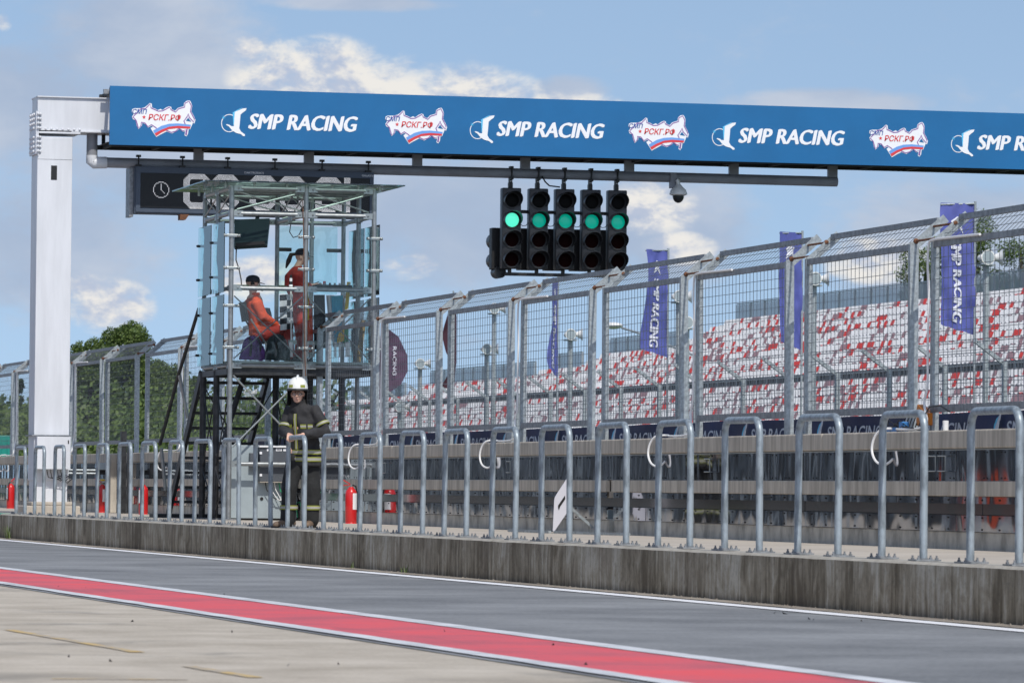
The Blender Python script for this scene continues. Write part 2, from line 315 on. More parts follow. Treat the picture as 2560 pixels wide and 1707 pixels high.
# ------------------------------------------------------------------ mesh helpers
class MB:
    def __init__(s): s.v = []; s.f = []; s.mi = []
    def add(s, vs, fs, mi=0):
        o = len(s.v); s.v += [tuple(v) for v in vs]; s.f += [tuple(i + o for i in f) for f in fs]; s.mi += [mi] * len(fs); return s
    def box(s, a, b, mi=0):
        x0, y0, z0 = (min(a[i], b[i]) for i in range(3)); x1, y1, z1 = (max(a[i], b[i]) for i in range(3))
        return s.add([(x0, y0, z0), (x1, y0, z0), (x1, y1, z0), (x0, y1, z0), (x0, y0, z1), (x1, y0, z1), (x1, y1, z1), (x0, y1, z1)],
                     [(0, 3, 2, 1), (4, 5, 6, 7), (0, 1, 5, 4), (1, 2, 6, 5), (2, 3, 7, 6), (3, 0, 4, 7)], mi)
    def cbox(s, c, d, rot=None, mi=0):
        m = MB().box((-d[0] / 2, -d[1] / 2, -d[2] / 2), (d[0] / 2, d[1] / 2, d[2] / 2)); c = Vector(c)
        vs = [(rot @ Vector(v) if rot else Vector(v)) + c for v in m.v]; return s.add(vs, m.f, mi)
    def bevbox(s, a, b, r, mi=0):
        "box with chamfered vertical and horizontal edges"
        bm = bmesh.new(); m = MB().box(a, b)
        vs = [bm.verts.new(v) for v in m.v]; [bm.faces.new([vs[i] for i in f]) for f in m.f]
        bmesh.ops.bevel(bm, geom=bm.edges[:], offset=r, segments=2, profile=.5, affect='EDGES')
        bm.verts.index_update(); s.add([v.co.copy() for v in bm.verts], [[v.index for v in f.verts] for f in bm.faces], mi); bm.free(); return s
    def bar(s, a, b, w, d, mi=0, upv=(0, 0, 1)):
        a, b = Vector(a), Vector(b); t = (b - a); L = t.length; t.normalize(); u = Vector(upv)
        if abs(t.dot(u)) > .98: u = Vector((0, 1, 0))
        sd = t.cross(u).normalized(); n = sd.cross(t).normalized()
        return s.cbox((a + b) / 2, (w, L, d), Matrix((sd, t, n)).transposed(), mi)
    def tube(s, pts, r, n=10, cap=True, mi=0, squash=None):
        pts = [Vector(p) for p in pts]; k = len(pts); rs = r if isinstance(r, (list, tuple)) else [r] * k
        T = []
        for i in range(k):
            t = (pts[min(i + 1, k - 1)] - pts[max(i - 1, 0)]); T.append(t.normalized() if t.length > 1e-9 else Vector((0, 0, 1)))
        ref = Vector((0, 0, 1)) if abs(T[0].z) < .9 else Vector((0, 1, 0)); u = T[0].cross(ref).normalized()
        vs = []
        for i in range(k):
            u = (u - T[i] * u.dot(T[i])).normalized(); w = T[i].cross(u)
            for j in range(n):
                a = 2 * math.pi * j / n
                rr = rs[i] if not isinstance(rs[i], (tuple, list)) else 0
                if rr: vs.append(pts[i] + (u * math.cos(a) + w * math.sin(a)) * rr)
        fs = [(i * n + j, i * n + (j + 1) % n, (i + 1) * n + (j + 1) % n, (i + 1) * n + j) for i in range(k - 1) for j in range(n)]
        if cap: fs += [tuple(range(n - 1, -1, -1)), tuple((k - 1) * n + j for j in range(n))]
        return s.add(vs, fs, mi)
    def rings(s, R_, n=14, mi=0, frame=None):
        "loft of ellipses: list of (centre, rx, ry[, yaw]) in the XY plane, closed ends"
        vs = []
        for q in R_:
            c, rx, ry = Vector(q[0]), q[1], q[2]; yaw = q[3] if len(q) > 3 else 0
            for j in range(n):
                a = 2 * math.pi * j / n; x, y = rx * math.cos(a), ry * math.sin(a)
                vs.append(c + Vector((x * math.cos(yaw) - y * math.sin(yaw), x * math.sin(yaw) + y * math.cos(yaw), 0)))
        k = len(R_); fs = [(i * n + j, i * n + (j + 1) % n, (i + 1) * n + (j + 1) % n, (i + 1) * n + j) for i in range(k - 1) for j in range(n)]
        fs += [tuple(range(n - 1, -1, -1)), tuple((k - 1) * n + j for j in range(n))]
        return s.add(vs, fs, mi)
    def ball(s, c, r, n=12, m=8, mi=0):
        c = Vector(c); r = r if isinstance(r, (tuple, list)) else (r, r, r)
        vs = [c + Vector((0, 0, -r[2]))]
        for i in range(1, m):
            ph = -math.pi / 2 + math.pi * i / m
            for j in range(n): a = 2 * math.pi * j / n; vs.append(c + Vector((r[0] * math.cos(ph) * math.cos(a), r[1] * math.cos(ph) * math.sin(a), r[2] * math.sin(ph))))
        vs.append(c + Vector((0, 0, r[2]))); t = len(vs) - 1
        fs = [(0, 1 + (j + 1) % n, 1 + j) for j in range(n)]
        for i in range(m - 2): fs += [(1 + i * n + j, 1 + i * n + (j + 1) % n, 1 + (i + 1) * n + (j + 1) % n, 1 + (i + 1) * n + j) for j in range(n)]
        fs += [(1 + (m - 2) * n + j, 1 + (m - 2) * n + (j + 1) % n, t) for j in range(n)]
        return s.add(vs, fs, mi)
    def poly(s, pts, nrm, th, mi=0):
        "flat outline (world points) given a thickness along -nrm"
        pts = [Vector(p) for p in pts]; nrm = Vector(nrm); n = len(pts)
        vs = pts + [p - nrm * th for p in pts]
        area = sum(((pts[i] - pts[0]).cross(pts[(i + 1) % n] - pts[0])).dot(nrm) for i in range(n))
        order = list(range(n)) if area > 0 else list(range(n - 1, -1, -1))
        from mathutils.geometry import tessellate_polygon
        tri = tessellate_polygon([pts]); fs = []
        for t in tri:
            a = ((pts[t[1]] - pts[t[0]]).cross(pts[t[2]] - pts[t[0]])).dot(nrm)
            t = t if a > 0 else (t[0], t[2], t[1]); fs.append(tuple(t)); fs.append((t[2] + n, t[1] + n, t[0] + n))
        for i in range(n):
            a, b = order[i], order[(i + 1) % n]; fs.append((a, a + n, b + n, b))
        return s.add(vs, fs, mi)
    def build(s, name, m, parent=None, smooth=False, rel=True, modf=None):
        org = Vector((0, 0, 0))
        if parent is not None and rel: org = root_loc(parent)
        me = bpy.data.meshes.new(name)
        me.from_pydata([tuple(Vector(v) - org) for v in s.v], [], s.f)
        for q in (m if isinstance(m, (list, tuple)) else [m]): me.materials.append(M[q] if isinstance(q, str) else q)
        if any(s.mi): me.polygons.foreach_set('material_index', s.mi)
        if smooth:
            me.polygons.foreach_set('use_smooth', [True] * len(me.polygons))
            try: me.set_sharp_from_angle(angle=R(smooth if smooth is not True else 40))
            except Exception: pass
        me.update(); o = bpy.data.objects.new(name, me); COL.objects.link(o)
        if parent is not None: o.parent = parent
        return o
def root_loc(o):
    v = Vector((0, 0, 0))
    while o is not None: v += Vector(o.location); o = o.parent
    return v
def thing(name, label, cat, loc=(0, 0, 0), group=None):
    o = bpy.data.objects.new(name, None); COL.objects.link(o); o.location = loc; o.empty_display_size = .2
    o['label'] = label; o['category'] = cat
    if group: o['group'] = group
    return o
def tag(o, label, cat, group=None):
    o['label'] = label; o['category'] = cat
    if group: o['group'] = group
    return o
def struct(o, kind='structure', label=None):
    o['kind'] = kind
    if label: o['label'] = label
    return o
def dup(root, delta=(0, 0, 0), label=None, group=None):
    r = root.copy(); COL.objects.link(r); r.location = Vector(root.location) + Vector(delta)
    if label: r['label'] = label
    if group: r['group'] = group
    def rec(src, dst):
        for ch in list(src.children):
            c = ch.copy(); COL.objects.link(c); c.parent = dst; rec(ch, c)
    rec(root, r); return r
def remeshed(mb, name, m, parent, voxel, smooth_it=6, deform=None):
    "overlapping closed lofts fused into one continuous skin"
    o = mb.build(name + '_src', m, None); md = o.modifiers.new('r', 'REMESH'); md.mode = 'VOXEL'; md.voxel_size = voxel; md.use_smooth_shade = True
    if smooth_it: sm = o.modifiers.new('s', 'SMOOTH'); sm.iterations = smooth_it; sm.factor = .5
    dg = bpy.context.evaluated_depsgraph_get(); dg.update()
    me = bpy.data.meshes.new_from_object(o.evaluated_get(dg), depsgraph=dg); me.name = name
    src = o.data; bpy.data.objects.remove(o); bpy.data.meshes.remove(src)
    org = root_loc(parent) if parent else Vector((0, 0, 0))
    me.transform(Matrix.Translation(-org)); me.polygons.foreach_set('use_smooth', [True] * len(me.polygons))
    o = bpy.data.objects.new(name, me); COL.objects.link(o); o.parent = parent
    return o
_tc = {}
def text_geo(s, size=1.0, shear=0.0, bold=0.0, extrude=.0, squeeze=1.0):
    key = (s, shear, bold)
    if key not in _tc:
        cu = bpy.data.curves.new('t', 'FONT'); cu.body = s; cu.size = 1; cu.shear = shear; cu.offset = bold; cu.resolution_u = 3
        o = bpy.data.objects.new('t', cu); COL.objects.link(o); dg = bpy.context.evaluated_depsgraph_get(); dg.update()
        me = bpy.data.meshes.new_from_object(o.evaluated_get(dg), depsgraph=dg)
        vs = [v.co.copy() for v in me.vertices]; fs = [list(p.vertices) for p in me.polygons]
        bpy.data.objects.remove(o); bpy.data.curves.remove(cu); bpy.data.meshes.remove(me)
        x0 = min(v.x for v in vs); y0 = min(v.y for v in vs); x1 = max(v.x for v in vs); y1 = max(v.y for v in vs)
        _tc[key] = ([((v.x - x0) / (x1 - x0), (v.y - y0) / (y1 - y0)) for v in vs], fs)
    return _tc[key]
def text_on(mb, s, o, xd, yd, w, h, shear=0.0, bold=0.0, mi=0, fn=None, rec=True):
    if bold and rec:
        # a heavy face: the light one struck five times, each strike a hair prouder
        e = bold * h * .95; nd = Vector(xd).cross(Vector(yd)).normalized()
        for i, k in enumerate((-1, 1, -.5, .5, 0)): text_on(mb, s, Vector(o) + Vector(xd) * (e + e * k) + nd * .0005 * i + Vector(yd) * (e * .35 * (1 if i % 2 else -1) if k else 0), xd, yd, w - 2 * e, h, shear, 0.0, mi, None, False)
        return mb
    "lettering filling the rectangle at o, spanned by unit directions xd, yd, width w, height h"
    vs, fs = text_geo(s, shear=shear, bold=bold); o, xd, yd = Vector(o), Vector(xd), Vector(yd)
    P_ = [o + xd * (a * w) + yd * (b * h) for a, b in vs]
    if fn: P_ = [fn(p) for p in P_]
    return mb.add(P_, fs, mi)
# ================================================================== SETTING
PZ = 0.42                                  # platform height above the pit lane
def sheet(name, x0, x1, y0, y1, z, m, nx=1, ny=40):
    b = MB(); vs = []
    for j in range(ny + 1):
        for i in range(nx + 1): vs.append((x0 + (x1 - x0) * i / nx, y0 + (y1 - y0) * j / ny, z))
    w = nx + 1
    b.add(vs, [(j * w + i, j * w + i + 1, (j + 1) * w + i + 1, (j + 1) * w + i) for j in range(ny) for i in range(nx)])
    return struct(b.build(name, m))
sheet('ground', -900, 1400, -200, 2400, -.02, 'grass', 2, 2)
sheet('pit_apron', -13.2, 6.40, -60, 320, 0.0, 'apron')
sheet('pit_lane', 6.40, 11.66, -60, 320, 0.004, 'asphalt')
def wavy_line(name, x0, x1, z, m, amp=.006, y0=-5, y1=200):
    b = MB(); vs = []; n = 700
    for j in range(n + 1):
        y = y0 + (y1 - y0) * j / n
        vs += [(x0 + noise.noise((x0, y * 1.3, 0)) * amp, y, z), (x1 + noise.noise((x1, y * 1.1, 5)) * amp, y, z)]
    b.add(vs, [(2 * j, 2 * j + 1, 2 * j + 3, 2 * j + 2) for j in range(n)]); return struct(b.build(name, m))
wavy_line('red_strip', 6.60, 7.64, 0.008, 'red_strip', .01)
wavy_line('white_line', 6.47, 6.62, 0.012, 'white_line', .018)
wavy_line('white_line', 7.59, 7.77, 0.012, 'white_line', .012)
wavy_line('white_line', 11.36, 11.58, 0.010, 'print_white', .008)
wavy_line('gutter', 11.60, 11.86, 0.014, 'gutter', .04)
# faded yellow box markings on the apron
def ymark(p, q, w):
    a, b_ = at(2, .004, *p), at(2, .004, *q); t = (b_ - a).normalized(); s_ = Vector((-t.y, t.x, 0)) * w / 2; mb = MB(); n = 12; vs = []
    for i in range(n + 1):
        c = a.lerp(b_, i / n); e = 1 + noise.noise((c.x * 5, c.y * 5, 1)) * .35; vs += [c - s_ * e, c + s_ * e]
    mb.add(vs, [(2 * i, 2 * i + 1, 2 * i + 3, 2 * i + 2) for i in range(n)]); return struct(mb.build('yellow_marking', 'yellow_line'))
ymark((22, 1573), (345, 1629), .075); ymark((470, 1664), (640, 1692), .08); ymark((130, 1695), (470, 1697), .06)
# rubber crumbs lying on the lane: too many and too small to be things
crm = MB()
for px, py, w in [(2020, 1543, .09), (2036, 1545, .05), (1940, 1528, .12), (1955, 1530, .10), (725, 1657, .07), (1465, 1655, .06), (580, 1575, .05), (172, 1636, .04), (274, 1647, .04), (1384, 1607, .035), (1110, 1573, .03), (332, 1549, .05), (560, 1482, .03), (147, 1463, .03), (215, 1466, .025), (1060, 1393, .05), (1172, 1397, .05), (2154, 1548, .04), (845, 1655, .03), (1550, 1697, .04)]:
    p = at(2, .02, px, py)
    w *= .55; crm.add([p + Vector((rnd.uniform(-w, w) * .6, rnd.uniform(-w, w), -.012)) for _ in range(3)] + [p + Vector((0, 0, .004))], [(0, 1, 2), (0, 1, 3), (1, 2, 3), (2, 0, 3)])
for _ in range(0):
    p = Vector((rnd.uniform(5., 11.6), rnd.uniform(17, 78), .018)); w = rnd.uniform(.006, .014)
    crm.add([p + Vector((rnd.uniform(-w, w), rnd.uniform(-w, w), -.008)) for _ in range(3)] + [p + Vector((0, 0, .006))], [(0, 1, 2), (0, 1, 3), (1, 2, 3), (2, 0, 3)])
struct(crm.build('rubber_crumbs', 'black'), 'stuff', 'small black rubber crumbs scattered on the pit lane')
# grit along the foot of the kerb
gr = MB()
for _ in range(900):
    y = rnd.uniform(26, 80); p = Vector((rnd.gauss(11.80, .05), y, .02)); w = rnd.uniform(.006, .016)
    gr.add([p + Vector((rnd.uniform(-w, w), rnd.uniform(-w, w), -.005)) for _ in range(3)] + [p + Vector((0, 0, w * .45))], [(0, 1, 2), (0, 1, 3), (1, 2, 3), (2, 0, 3)])
struct(gr.build('kerb_grit', 'gutter'), 'stuff', 'fine grit lying along the foot of the kerb')
def tuft(px, py, n, h, label):
    p = at(0, 11.82, px, py); p.z = .014; b = MB()
    for _ in range(n):
        a = rnd.uniform(0, 6.28); d = Vector((math.cos(a), math.sin(a), 0)); L = h * rnd.uniform(.5, 1); o = p + d * rnd.uniform(0, .05) + Vector((0, rnd.uniform(-.12, .12), 0)); s_ = Vector((-d.y, d.x, 0)) * .006
        b.add([o - s_, o + s_, o + d * L * .3 + Vector((0, 0, L * .7)) + s_ * .6, o + d * L * .3 + Vector((0, 0, L * .7)) - s_ * .6, o + d * L * .7 + Vector((0, 0, L))], [(0, 1, 2, 3), (3, 2, 4)])
    tag(b.build('grass_tuft', 'leaf'), label, 'grass tuft')
tuft(22, 1347, 26, .26, 'tall green weeds growing at the left end of the concrete kerb')
tuft(1009, 1425, 9, .10, 'tiny green weed sprouting from the gutter under the middle of the kerb')
tuft(878, 1413, 4, .09, 'thin dry stalk in the gutter just left of the tiny green weed')

# kerb of cast sections, platform behind it
kr = bpy.data.objects.new('kerb', None); COL.objects.link(kr); struct(kr); kr.location = (11.85, 0, 0)
yj = [-2, 6, 12, 18, 24] + [28.2, 36.6, 43.0, 46.5, 52.4, 58.9, 64.1, 70.6, 76.2, 80.7]
for a, b_ in zip(yj[:-1], yj[1:]):
    k = MB(); n = max(2, int((b_ - a) / .12)); vs = []
    for j in range(n + 1):
        y = a + .004 + (b_ - a - .008) * j / n
        w1 = noise.noise((y * 2.3, 1, 0)) * .008 + max(0, noise.noise((y * .9, 7, 0)) - .35) * .06; w2 = noise.noise((y * 3.1, 4, 2)) * .006
        vs += [(11.85 + w2, y, -.05), (11.85 + w2 * .5, y, .25), (11.852 + max(0, w1), y, PZ - .016 - max(0, w1) * .6), (11.875 + abs(w1), y, PZ + .002), (12.22, y, PZ + .002), (12.22, y, -.05)]
    fs = [(6 * j + i, 6 * j + i + 1, 6 * (j + 1) + i + 1, 6 * (j + 1) + i) for j in range(n) for i in range(5)]
    fs = [tuple(reversed(f)) for f in fs] + [tuple(range(6)), tuple(6 * n + i for i in (5, 4, 3, 2, 1, 0))]
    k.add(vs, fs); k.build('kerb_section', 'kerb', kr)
sheet('platform', 12.22, 14.96, -10, 200, PZ, 'platform')
sheet('lower_platform', 11.9, 12.22, 81.0, 200, PZ - .03, 'platform')
pl = MB().box((11.95, 80.9, -.05), (12.21, 170, PZ - .04)); struct(pl.build('kerb_return', 'platform'))
sheet('race_track', 15.6, 33.6, -60, 400, 0.0, 'track', 1, 2)

# pit wall: concrete bands and polished steel panels
GAP = (52.72, 52.97)
pw = thing('pit_wall', 'low concrete pit wall faced with wavy polished steel panels behind the platform', 'pit wall', (14.9, 60, PZ))
def bandrow(name, x0, x1, z0, z1, m, L, y0=26., y1=150., gap=True, jit=0.0, r=.008, tilt=0.0):
    y = y0
    while y < y1:
        e = y + L * rnd.uniform(.92, 1.08)
        if gap and y < GAP[0] < e: e = GAP[0]
        a = y
        if gap and abs(y - GAP[0]) < 1e-6: a = GAP[1]; e = a + L
        b = MB(); dx_ = rnd.uniform(-jit, jit)
        if tilt:
            t = R(rnd.uniform(-tilt, tilt)); c = ((x0 + x1) / 2, (a + e) / 2, (z0 + z1) / 2)
            b.cbox(c, (abs(x1 - x0), e - a - .008, z1 - z0), Matrix.Rotation(t, 3, 'Z') @ Matrix.Rotation(R(rnd.uniform(-tilt, tilt)) * .5, 3, 'Y'))
        else: b.bevbox((x0 + dx_, a + .004, z0), (x1 + dx_, e - .004, z1), r)
        b.build(name, m, pw); y = e
bandrow('base_block', 14.90, 15.4, PZ - .05, .585, 'concrete_base', 4.9, jit=.004)
bandrow('kick_panel', 14.885, 14.893, .588, .735, 'mirror_lo', 2.5, tilt=.12)
bandrow('recess_panel', 15.02, 15.05, .70, .86, 'dark_recess', 2.5, gap=False)
bandrow('lip_panel', 14.885, 14.893, .842, .905, 'mirror_lo', 2.5, tilt=.12)
bandrow('wall_core', 14.91, 15.35, .842, 1.04, 'concrete_band', 5.0)
bandrow('band_block', 14.86, 15.35, .909, 1.048, 'concrete_band', 5.0, jit=.003)
bandrow('steel_panel', 14.90, 14.908, 1.050, 1.336, 'mirror_hi', 1.85, gap=False, tilt=.22)
bandrow('back_block', 14.93, 15.38, 1.045, 1.345, 'concrete_band', 5.0, gap=False)
bandrow('steel_edge', 14.878, 14.898, 1.333, 1.342, 'bracket', 2.5, gap=False, r=.002)
bandrow('coping_block', 14.86, 15.42, 1.347, 1.518, 'concrete_band', 6.3, gap=False, jit=.004, r=.014)
for px in (2351, 1785, 1285, 972):                      # drawn wire door handles
    p = at(0, 14.9, px, 1191); h = .135; w = .16
    for s_ in (0, 1) if px == 2351 else (0,):
        b = MB(); y1_, y2_ = p.y + .2 - .27 * s_, p.y + .2 - .27 * s_ - .2
        b.tube([(14.90, y1_, 1.14), (14.85, y1_, 1.14), (14.85, y2_, 1.14), (14.85, y2_, 1.28), (14.85, y1_, 1.28), (14.90, y1_, 1.28)], .006, 6); b.build('door_handle', 'bracket', pw, True)
scr = MB()
for i in range(230):
    y = 30 + i * .45
    if y > 88: break
    for z in (1.075, 1.31, .608, .715, .875): scr.ball((14.882, y + (.05 if z < .9 else 0), z), .009, 6, 4)
struct(scr.build('panel_screws', 'black', pw), 'stuff')

# ================================================================== HOOP RAILS
Yh0, Yh23 = at(0, 12.02, 2422.4, 1414.9).y, at(0, 12.02, 38.8, 1289).y
HS = (Yh23 - Yh0) / 23; HW = HS * .495; HX = 12.03
def hoop_path(w, h, r=.12, n=6):
    pts = [(0, w / 2, 0), (0, w / 2, h * .5), (0, w / 2, h - r)]
    for i in range(1, n + 1): a = math.pi / 2 * i / n; pts.append((0, w / 2 - r + r * math.cos(a), h - r + r * math.sin(a)))
    pts += [(0, 0, h)]
    for i in range(0, n + 1): a = math.pi / 2 + math.pi / 2 * i / n; pts.append((0, -w / 2 + r + r * math.cos(a), h - r + r * math.sin(a)))
    pts += [(0, -w / 2, h * .5), (0, -w / 2, 0)]
    return pts
ORD = ['', 'first', 'second', 'third', 'fourth', 'fifth', 'sixth', 'seventh', 'eighth', 'ninth', 'tenth', 'eleventh', 'twelfth']
special = {16: None}
def hoop_label(i):
    if i == 0: return 'galvanised steel hoop rail nearest the camera, cut by the right edge'
    if i < 11: return 'galvanised steel hoop rail on the kerb, %s from the right edge' % ORD[i + 1]
    if i == 11: return 'galvanised steel hoop rail before the hem and trousers of the firefighter'
    if i == 12: return 'galvanised steel hoop rail that the firefighter rests his hands on'
    if i == 13: return 'galvanised steel hoop rail in front of the grey cabinet, left of the firefighter'
    if i == 23: return 'galvanised steel hoop rail at the left end of the row'
    return 'galvanised steel hoop rail on the kerb, %s from the left end' % ORD[24 - i]
h0 = thing('hoop_rail', hoop_label(0), 'hoop rail', (HX, Yh0 - HW / 2, PZ + .004), 'galvanised hoop rails along the kerb')
MB().tube([Vector(p) + h0.location + Vector((0, 0, .008)) for p in hoop_path(HW, 1.112)], .0302, 16).build('hoop_tube', 'galv_hoop', h0, 50)
for s_ in (-1, 1):
    bp = MB(); c = h0.location + Vector((.01, s_ * HW / 2, 0)); bp.box((c.x - .10, c.y - .10, c.z), (c.x + .10, c.y + .10, c.z + .012)); bp.tube([(c.x - .01, c.y, c.z + .010), (c.x - .01, c.y, c.z + .022)], .038, 12)
    o = bp.build('base_plate', 'galv_dull', h0)
    for a in (-1, 1):
        for b_ in (-1, 1):
            q = MB(); q.tube([(c.x + a * .072, c.y + b_ * .072, c.z + .012), (c.x + a * .072, c.y + b_ * .072, c.z + .024)], .014, 6); q.tube([(c.x + a * .072, c.y + b_ * .072, c.z + .024), (c.x + a * .072, c.y + b_ * .072, c.z + .042)], .008, 6); q.build('bolt', 'galv_dull', o)
for s_ in (-1, 1):
    q = MB().tube([(HX - .0305, h0.location.y + s_ * (HW / 2 - .03), PZ + 1.04), (HX - .0312, h0.location.y + s_ * (HW / 2 - .03), PZ + 1.04)], .008, 8); q.build('drill_hole', 'black', h0)
for i in range(1, 24):
    d = dup(h0, (rnd.uniform(-.008, .008), HS * i + rnd.uniform(-.02, .02), 0), hoop_label(i)); d.rotation_euler = (R(rnd.uniform(-.35, .35)), R(rnd.uniform(-.5, .5)), R(rnd.uniform(-1.2, 1.2)))
d = dup(h0, (0, -HS, 0), 'galvanised steel hoop rail just outside the right edge'); 

# ================================================================== DEBRIS FENCE
FX = 15.12
YA = at(0, FX, 2138 * K, 990 * K).y; YG = at(0, FX, 880 * K, 990 * K).y; FS = (YG - YA) / 6; FW = FS * .845
ZB, ZR, ZT = 1.50, 1.735, 3.33
fp = thing('fence_panel', '', 'fence panel', (FX, YA - FW, ZB), 'galvanised mesh debris fence panels on the pit wall')
o = fp.location; yl, yr = YA, YA - FW                     # left (far) and right (near) ends of the panel in the photo
tipx, tipz = FX + .27, ZT + .235
tx, tz = (tipx - FX), (tipz - ZT)
def fpost(y, s_):
    b = MB(); t = .008; w = .088
    # angle section: one flange across the wall (faces the camera), one along it
    yy = y if s_ > 0 else y
    b.box((FX - .01, y - t / 2, ZB), (FX - .01 + w, y + t / 2, ZT + .02)); b.box((FX - .01, y + t / 2, ZB), (FX - .002, y + s_ * .055, ZT)) if s_ > 0 else b.box((FX - .01, y - .055, ZB), (FX - .002, y - t / 2, ZT))
    L = math.hypot(tx, tz); d_ = Vector((tx, 0, tz)) / L; n_ = Vector((-d_.z, 0, d_.x)); p = Vector((FX + .035, y + s_ * .0095, ZT - .02))
    b.cbox(p + d_ * (L / 2 + .035), (t, w, L + .07), Matrix((Vector((0, 1, 0)), n_, d_)).transposed())
    b.box((FX - .03, y - .03, ZB), (FX + .10, y + .03, ZB + .012))
    return b
fpost(yl, -1).build('post', 'galv', fp); fpost(yr, 1).build('post', 'galv', fp)
def rail(z, x=FX + .02, w=.05): return MB().box((x - .025, yr + .012, z - w / 2), (x + .025, yl - .012, z + w / 2))
rail(ZR, w=.07).build('bottom_rail', 'galv_dull', fp); rail(ZT - .03, w=.06).build('middle_rail', 'galv_dull', fp)
MB().bar((tipx + .02, yr + .012, tipz), (tipx + .02, yl - .012, tipz), .05, .055).build('top_rail', 'galv_dull', fp)
w = MB(); n = 26
def wire(a, b_, r=.0034): w.tube([a, b_], r, 3, cap=False)
for i in range(1, n):
    y = yr + (yl - yr) * i / n; wire((FX + .03, y, ZR + .03), (FX + .03, y, ZT - .05)); wire((FX + .045, y, ZT), (tipx + .01, y, tipz - .01))
k = 15
for i in range(1, k): z = ZR + .03 + (ZT - ZR - .09) * i / k; wire((FX + .036, yr + .01, z), (FX + .036, yl - .01, z))
for i in range(1, 3): f = i / 3; wire((FX + .045 + (tx - .03) * f, yr + .01, ZT + tz * f), (FX + .045 + (tx - .03) * f, yl - .01, ZT + tz * f))
w.build('wire_mesh', 'wire', fp)
b = MB(); b.tube([(FX + .05, yr, ZT + .03), (FX + .05, yr - (FS - FW), ZT + .03)], .012, 6); b.ball((FX + .05, yr, ZT + .03), .028, 8, 6); b.build('tie_rod', 'rust', fp)
b = MB(); b.tube([(FX + .03 + tx * .75, yr, ZT + tz * .75), (FX + .03 + tx * .75, yr - (FS - FW), ZT + tz * .75)], .012, 6); b.ball((FX + .03 + tx * .75, yr - (FS - FW), ZT + tz * .75), .028, 8, 6); b.build('tie_rod', 'rust', fp)
def flabel(i):
    far = ['just left of the white column, before the teal container', 'second left of the white column', 'third left of the column, at the left edge'] + ['beyond the left edge in the far run'] * 9
    L = {0: 'mesh debris fence panel at the right edge, before the nearest indigo flag', 1: 'mesh debris fence panel second from the right edge, before the white seats',
         2: 'mesh debris fence panel third from the right edge, left of the second indigo flag', 3: 'mesh debris fence panel before the third indigo flag, below the last traffic light',
         4: 'mesh debris fence panel before the narrow twisted indigo flag', 5: 'mesh debris fence panel between the dark red flag and the narrow indigo flag',
         6: 'mesh debris fence panel between the plum feather flag and the dark red flag', 7: 'mesh debris fence panel overlapping the right half of the glass booth',
         8: 'mesh debris fence panel behind the firefighter under the glass booth', 9: 'mesh debris fence panel seen through the black stairs under the booth',
         10: 'mesh debris fence panel just left of the booth, behind the slanting black pole', 11: 'mesh debris fence panel between white column and booth, second left of the black pole',
         12: 'mesh debris fence panel before the dense tree, next but one right of the column', 13: 'mesh debris fence panel just right of the white column', 14: 'mesh debris fence panel mostly hidden behind the white column'}
    return L.get(i, 'mesh debris fence panel ' + far[max(0, min(i - 15, 11))])
fp['label'] = flabel(0)
for i in range(1, 18):
    d = dup(fp, (0, FS * i + (0.45 if i > 11 else 0), 0), flabel(i)); d.rotation_euler = (0, R(rnd.uniform(-.5, .5)), 0)
# white cable run on every other panel, ending in a hose loop over the wall
def hose(i, lab, loop=True):
    y = YA + FS * i; b = MB(); pts = [(FX - .03, y - .5 - .9, ZT - .005), (FX - .03, y - .6, ZT + .005), (FX - .035, y - .12, ZT + .005), (FX - .04, y - .02, ZT - .04), (FX - .045, y - .01, ZT - .25), (FX - .04, y - .03, 2.8), (FX - .04, y - .01, 2.3), (FX - .045, y - .02, 1.95), (FX - .06, y + .02, 1.80), (FX - .09, y - .10, 1.70), (FX - .12, y - .22, 1.62), (FX - .14, y - .20, 1.56), (FX - .16, y + .05, 1.54), (FX - .20, y + .35, 1.54)]
    if loop:
        y2 = y + .55; pts += [(14.95, y2, 1.55), (14.85, y2 + .1, 1.54), (14.80, y2 + .17, 1.46), (14.78, y2 + .18, 1.34), (14.79, y2 + .10, 1.24), (14.83, y2, 1.20), (14.87, y2 - .05, 1.22), (14.90, y2 - .1, 1.26)]
    # catmull-rom smoothing
    P_ = [Vector(p) for p in pts]; out = []
    for k_ in range(len(P_) - 1):
        p0, p1, p2, p3 = P_[max(0, k_ - 1)], P_[k_], P_[k_ + 1], P_[min(len(P_) - 1, k_ + 2)]
        for t in (0, .25, .5, .75): out.append(.5 * ((2 * p1) + (p2 - p0) * t + (2 * p0 - 5 * p1 + 4 * p2 - p3) * t * t + (3 * p1 - p0 - 3 * p2 + p3) * t ** 3))
    out.append(P_[-1]); b.tube(out, .0125, 8)
    tag(b.build('cable_conduit', 'white', None, True), lab, 'conduit', 'white cable conduits on the debris fence')
hose(0, 'white cable conduit looping down from the nearest fence panel over the wall coping'); hose(2, 'white cable conduit with a loop left of the second indigo flag'); hose(4, 'white cable conduit with a loop below the narrow twisted flag'); hose(6, 'white cable conduit curving down right of the booth'); hose(10, 'white cable conduit hanging beside the slanting black pole'); hose(13, 'white cable conduit loop beside the white column'); hose(15, 'white cable conduit loop left of the white column')
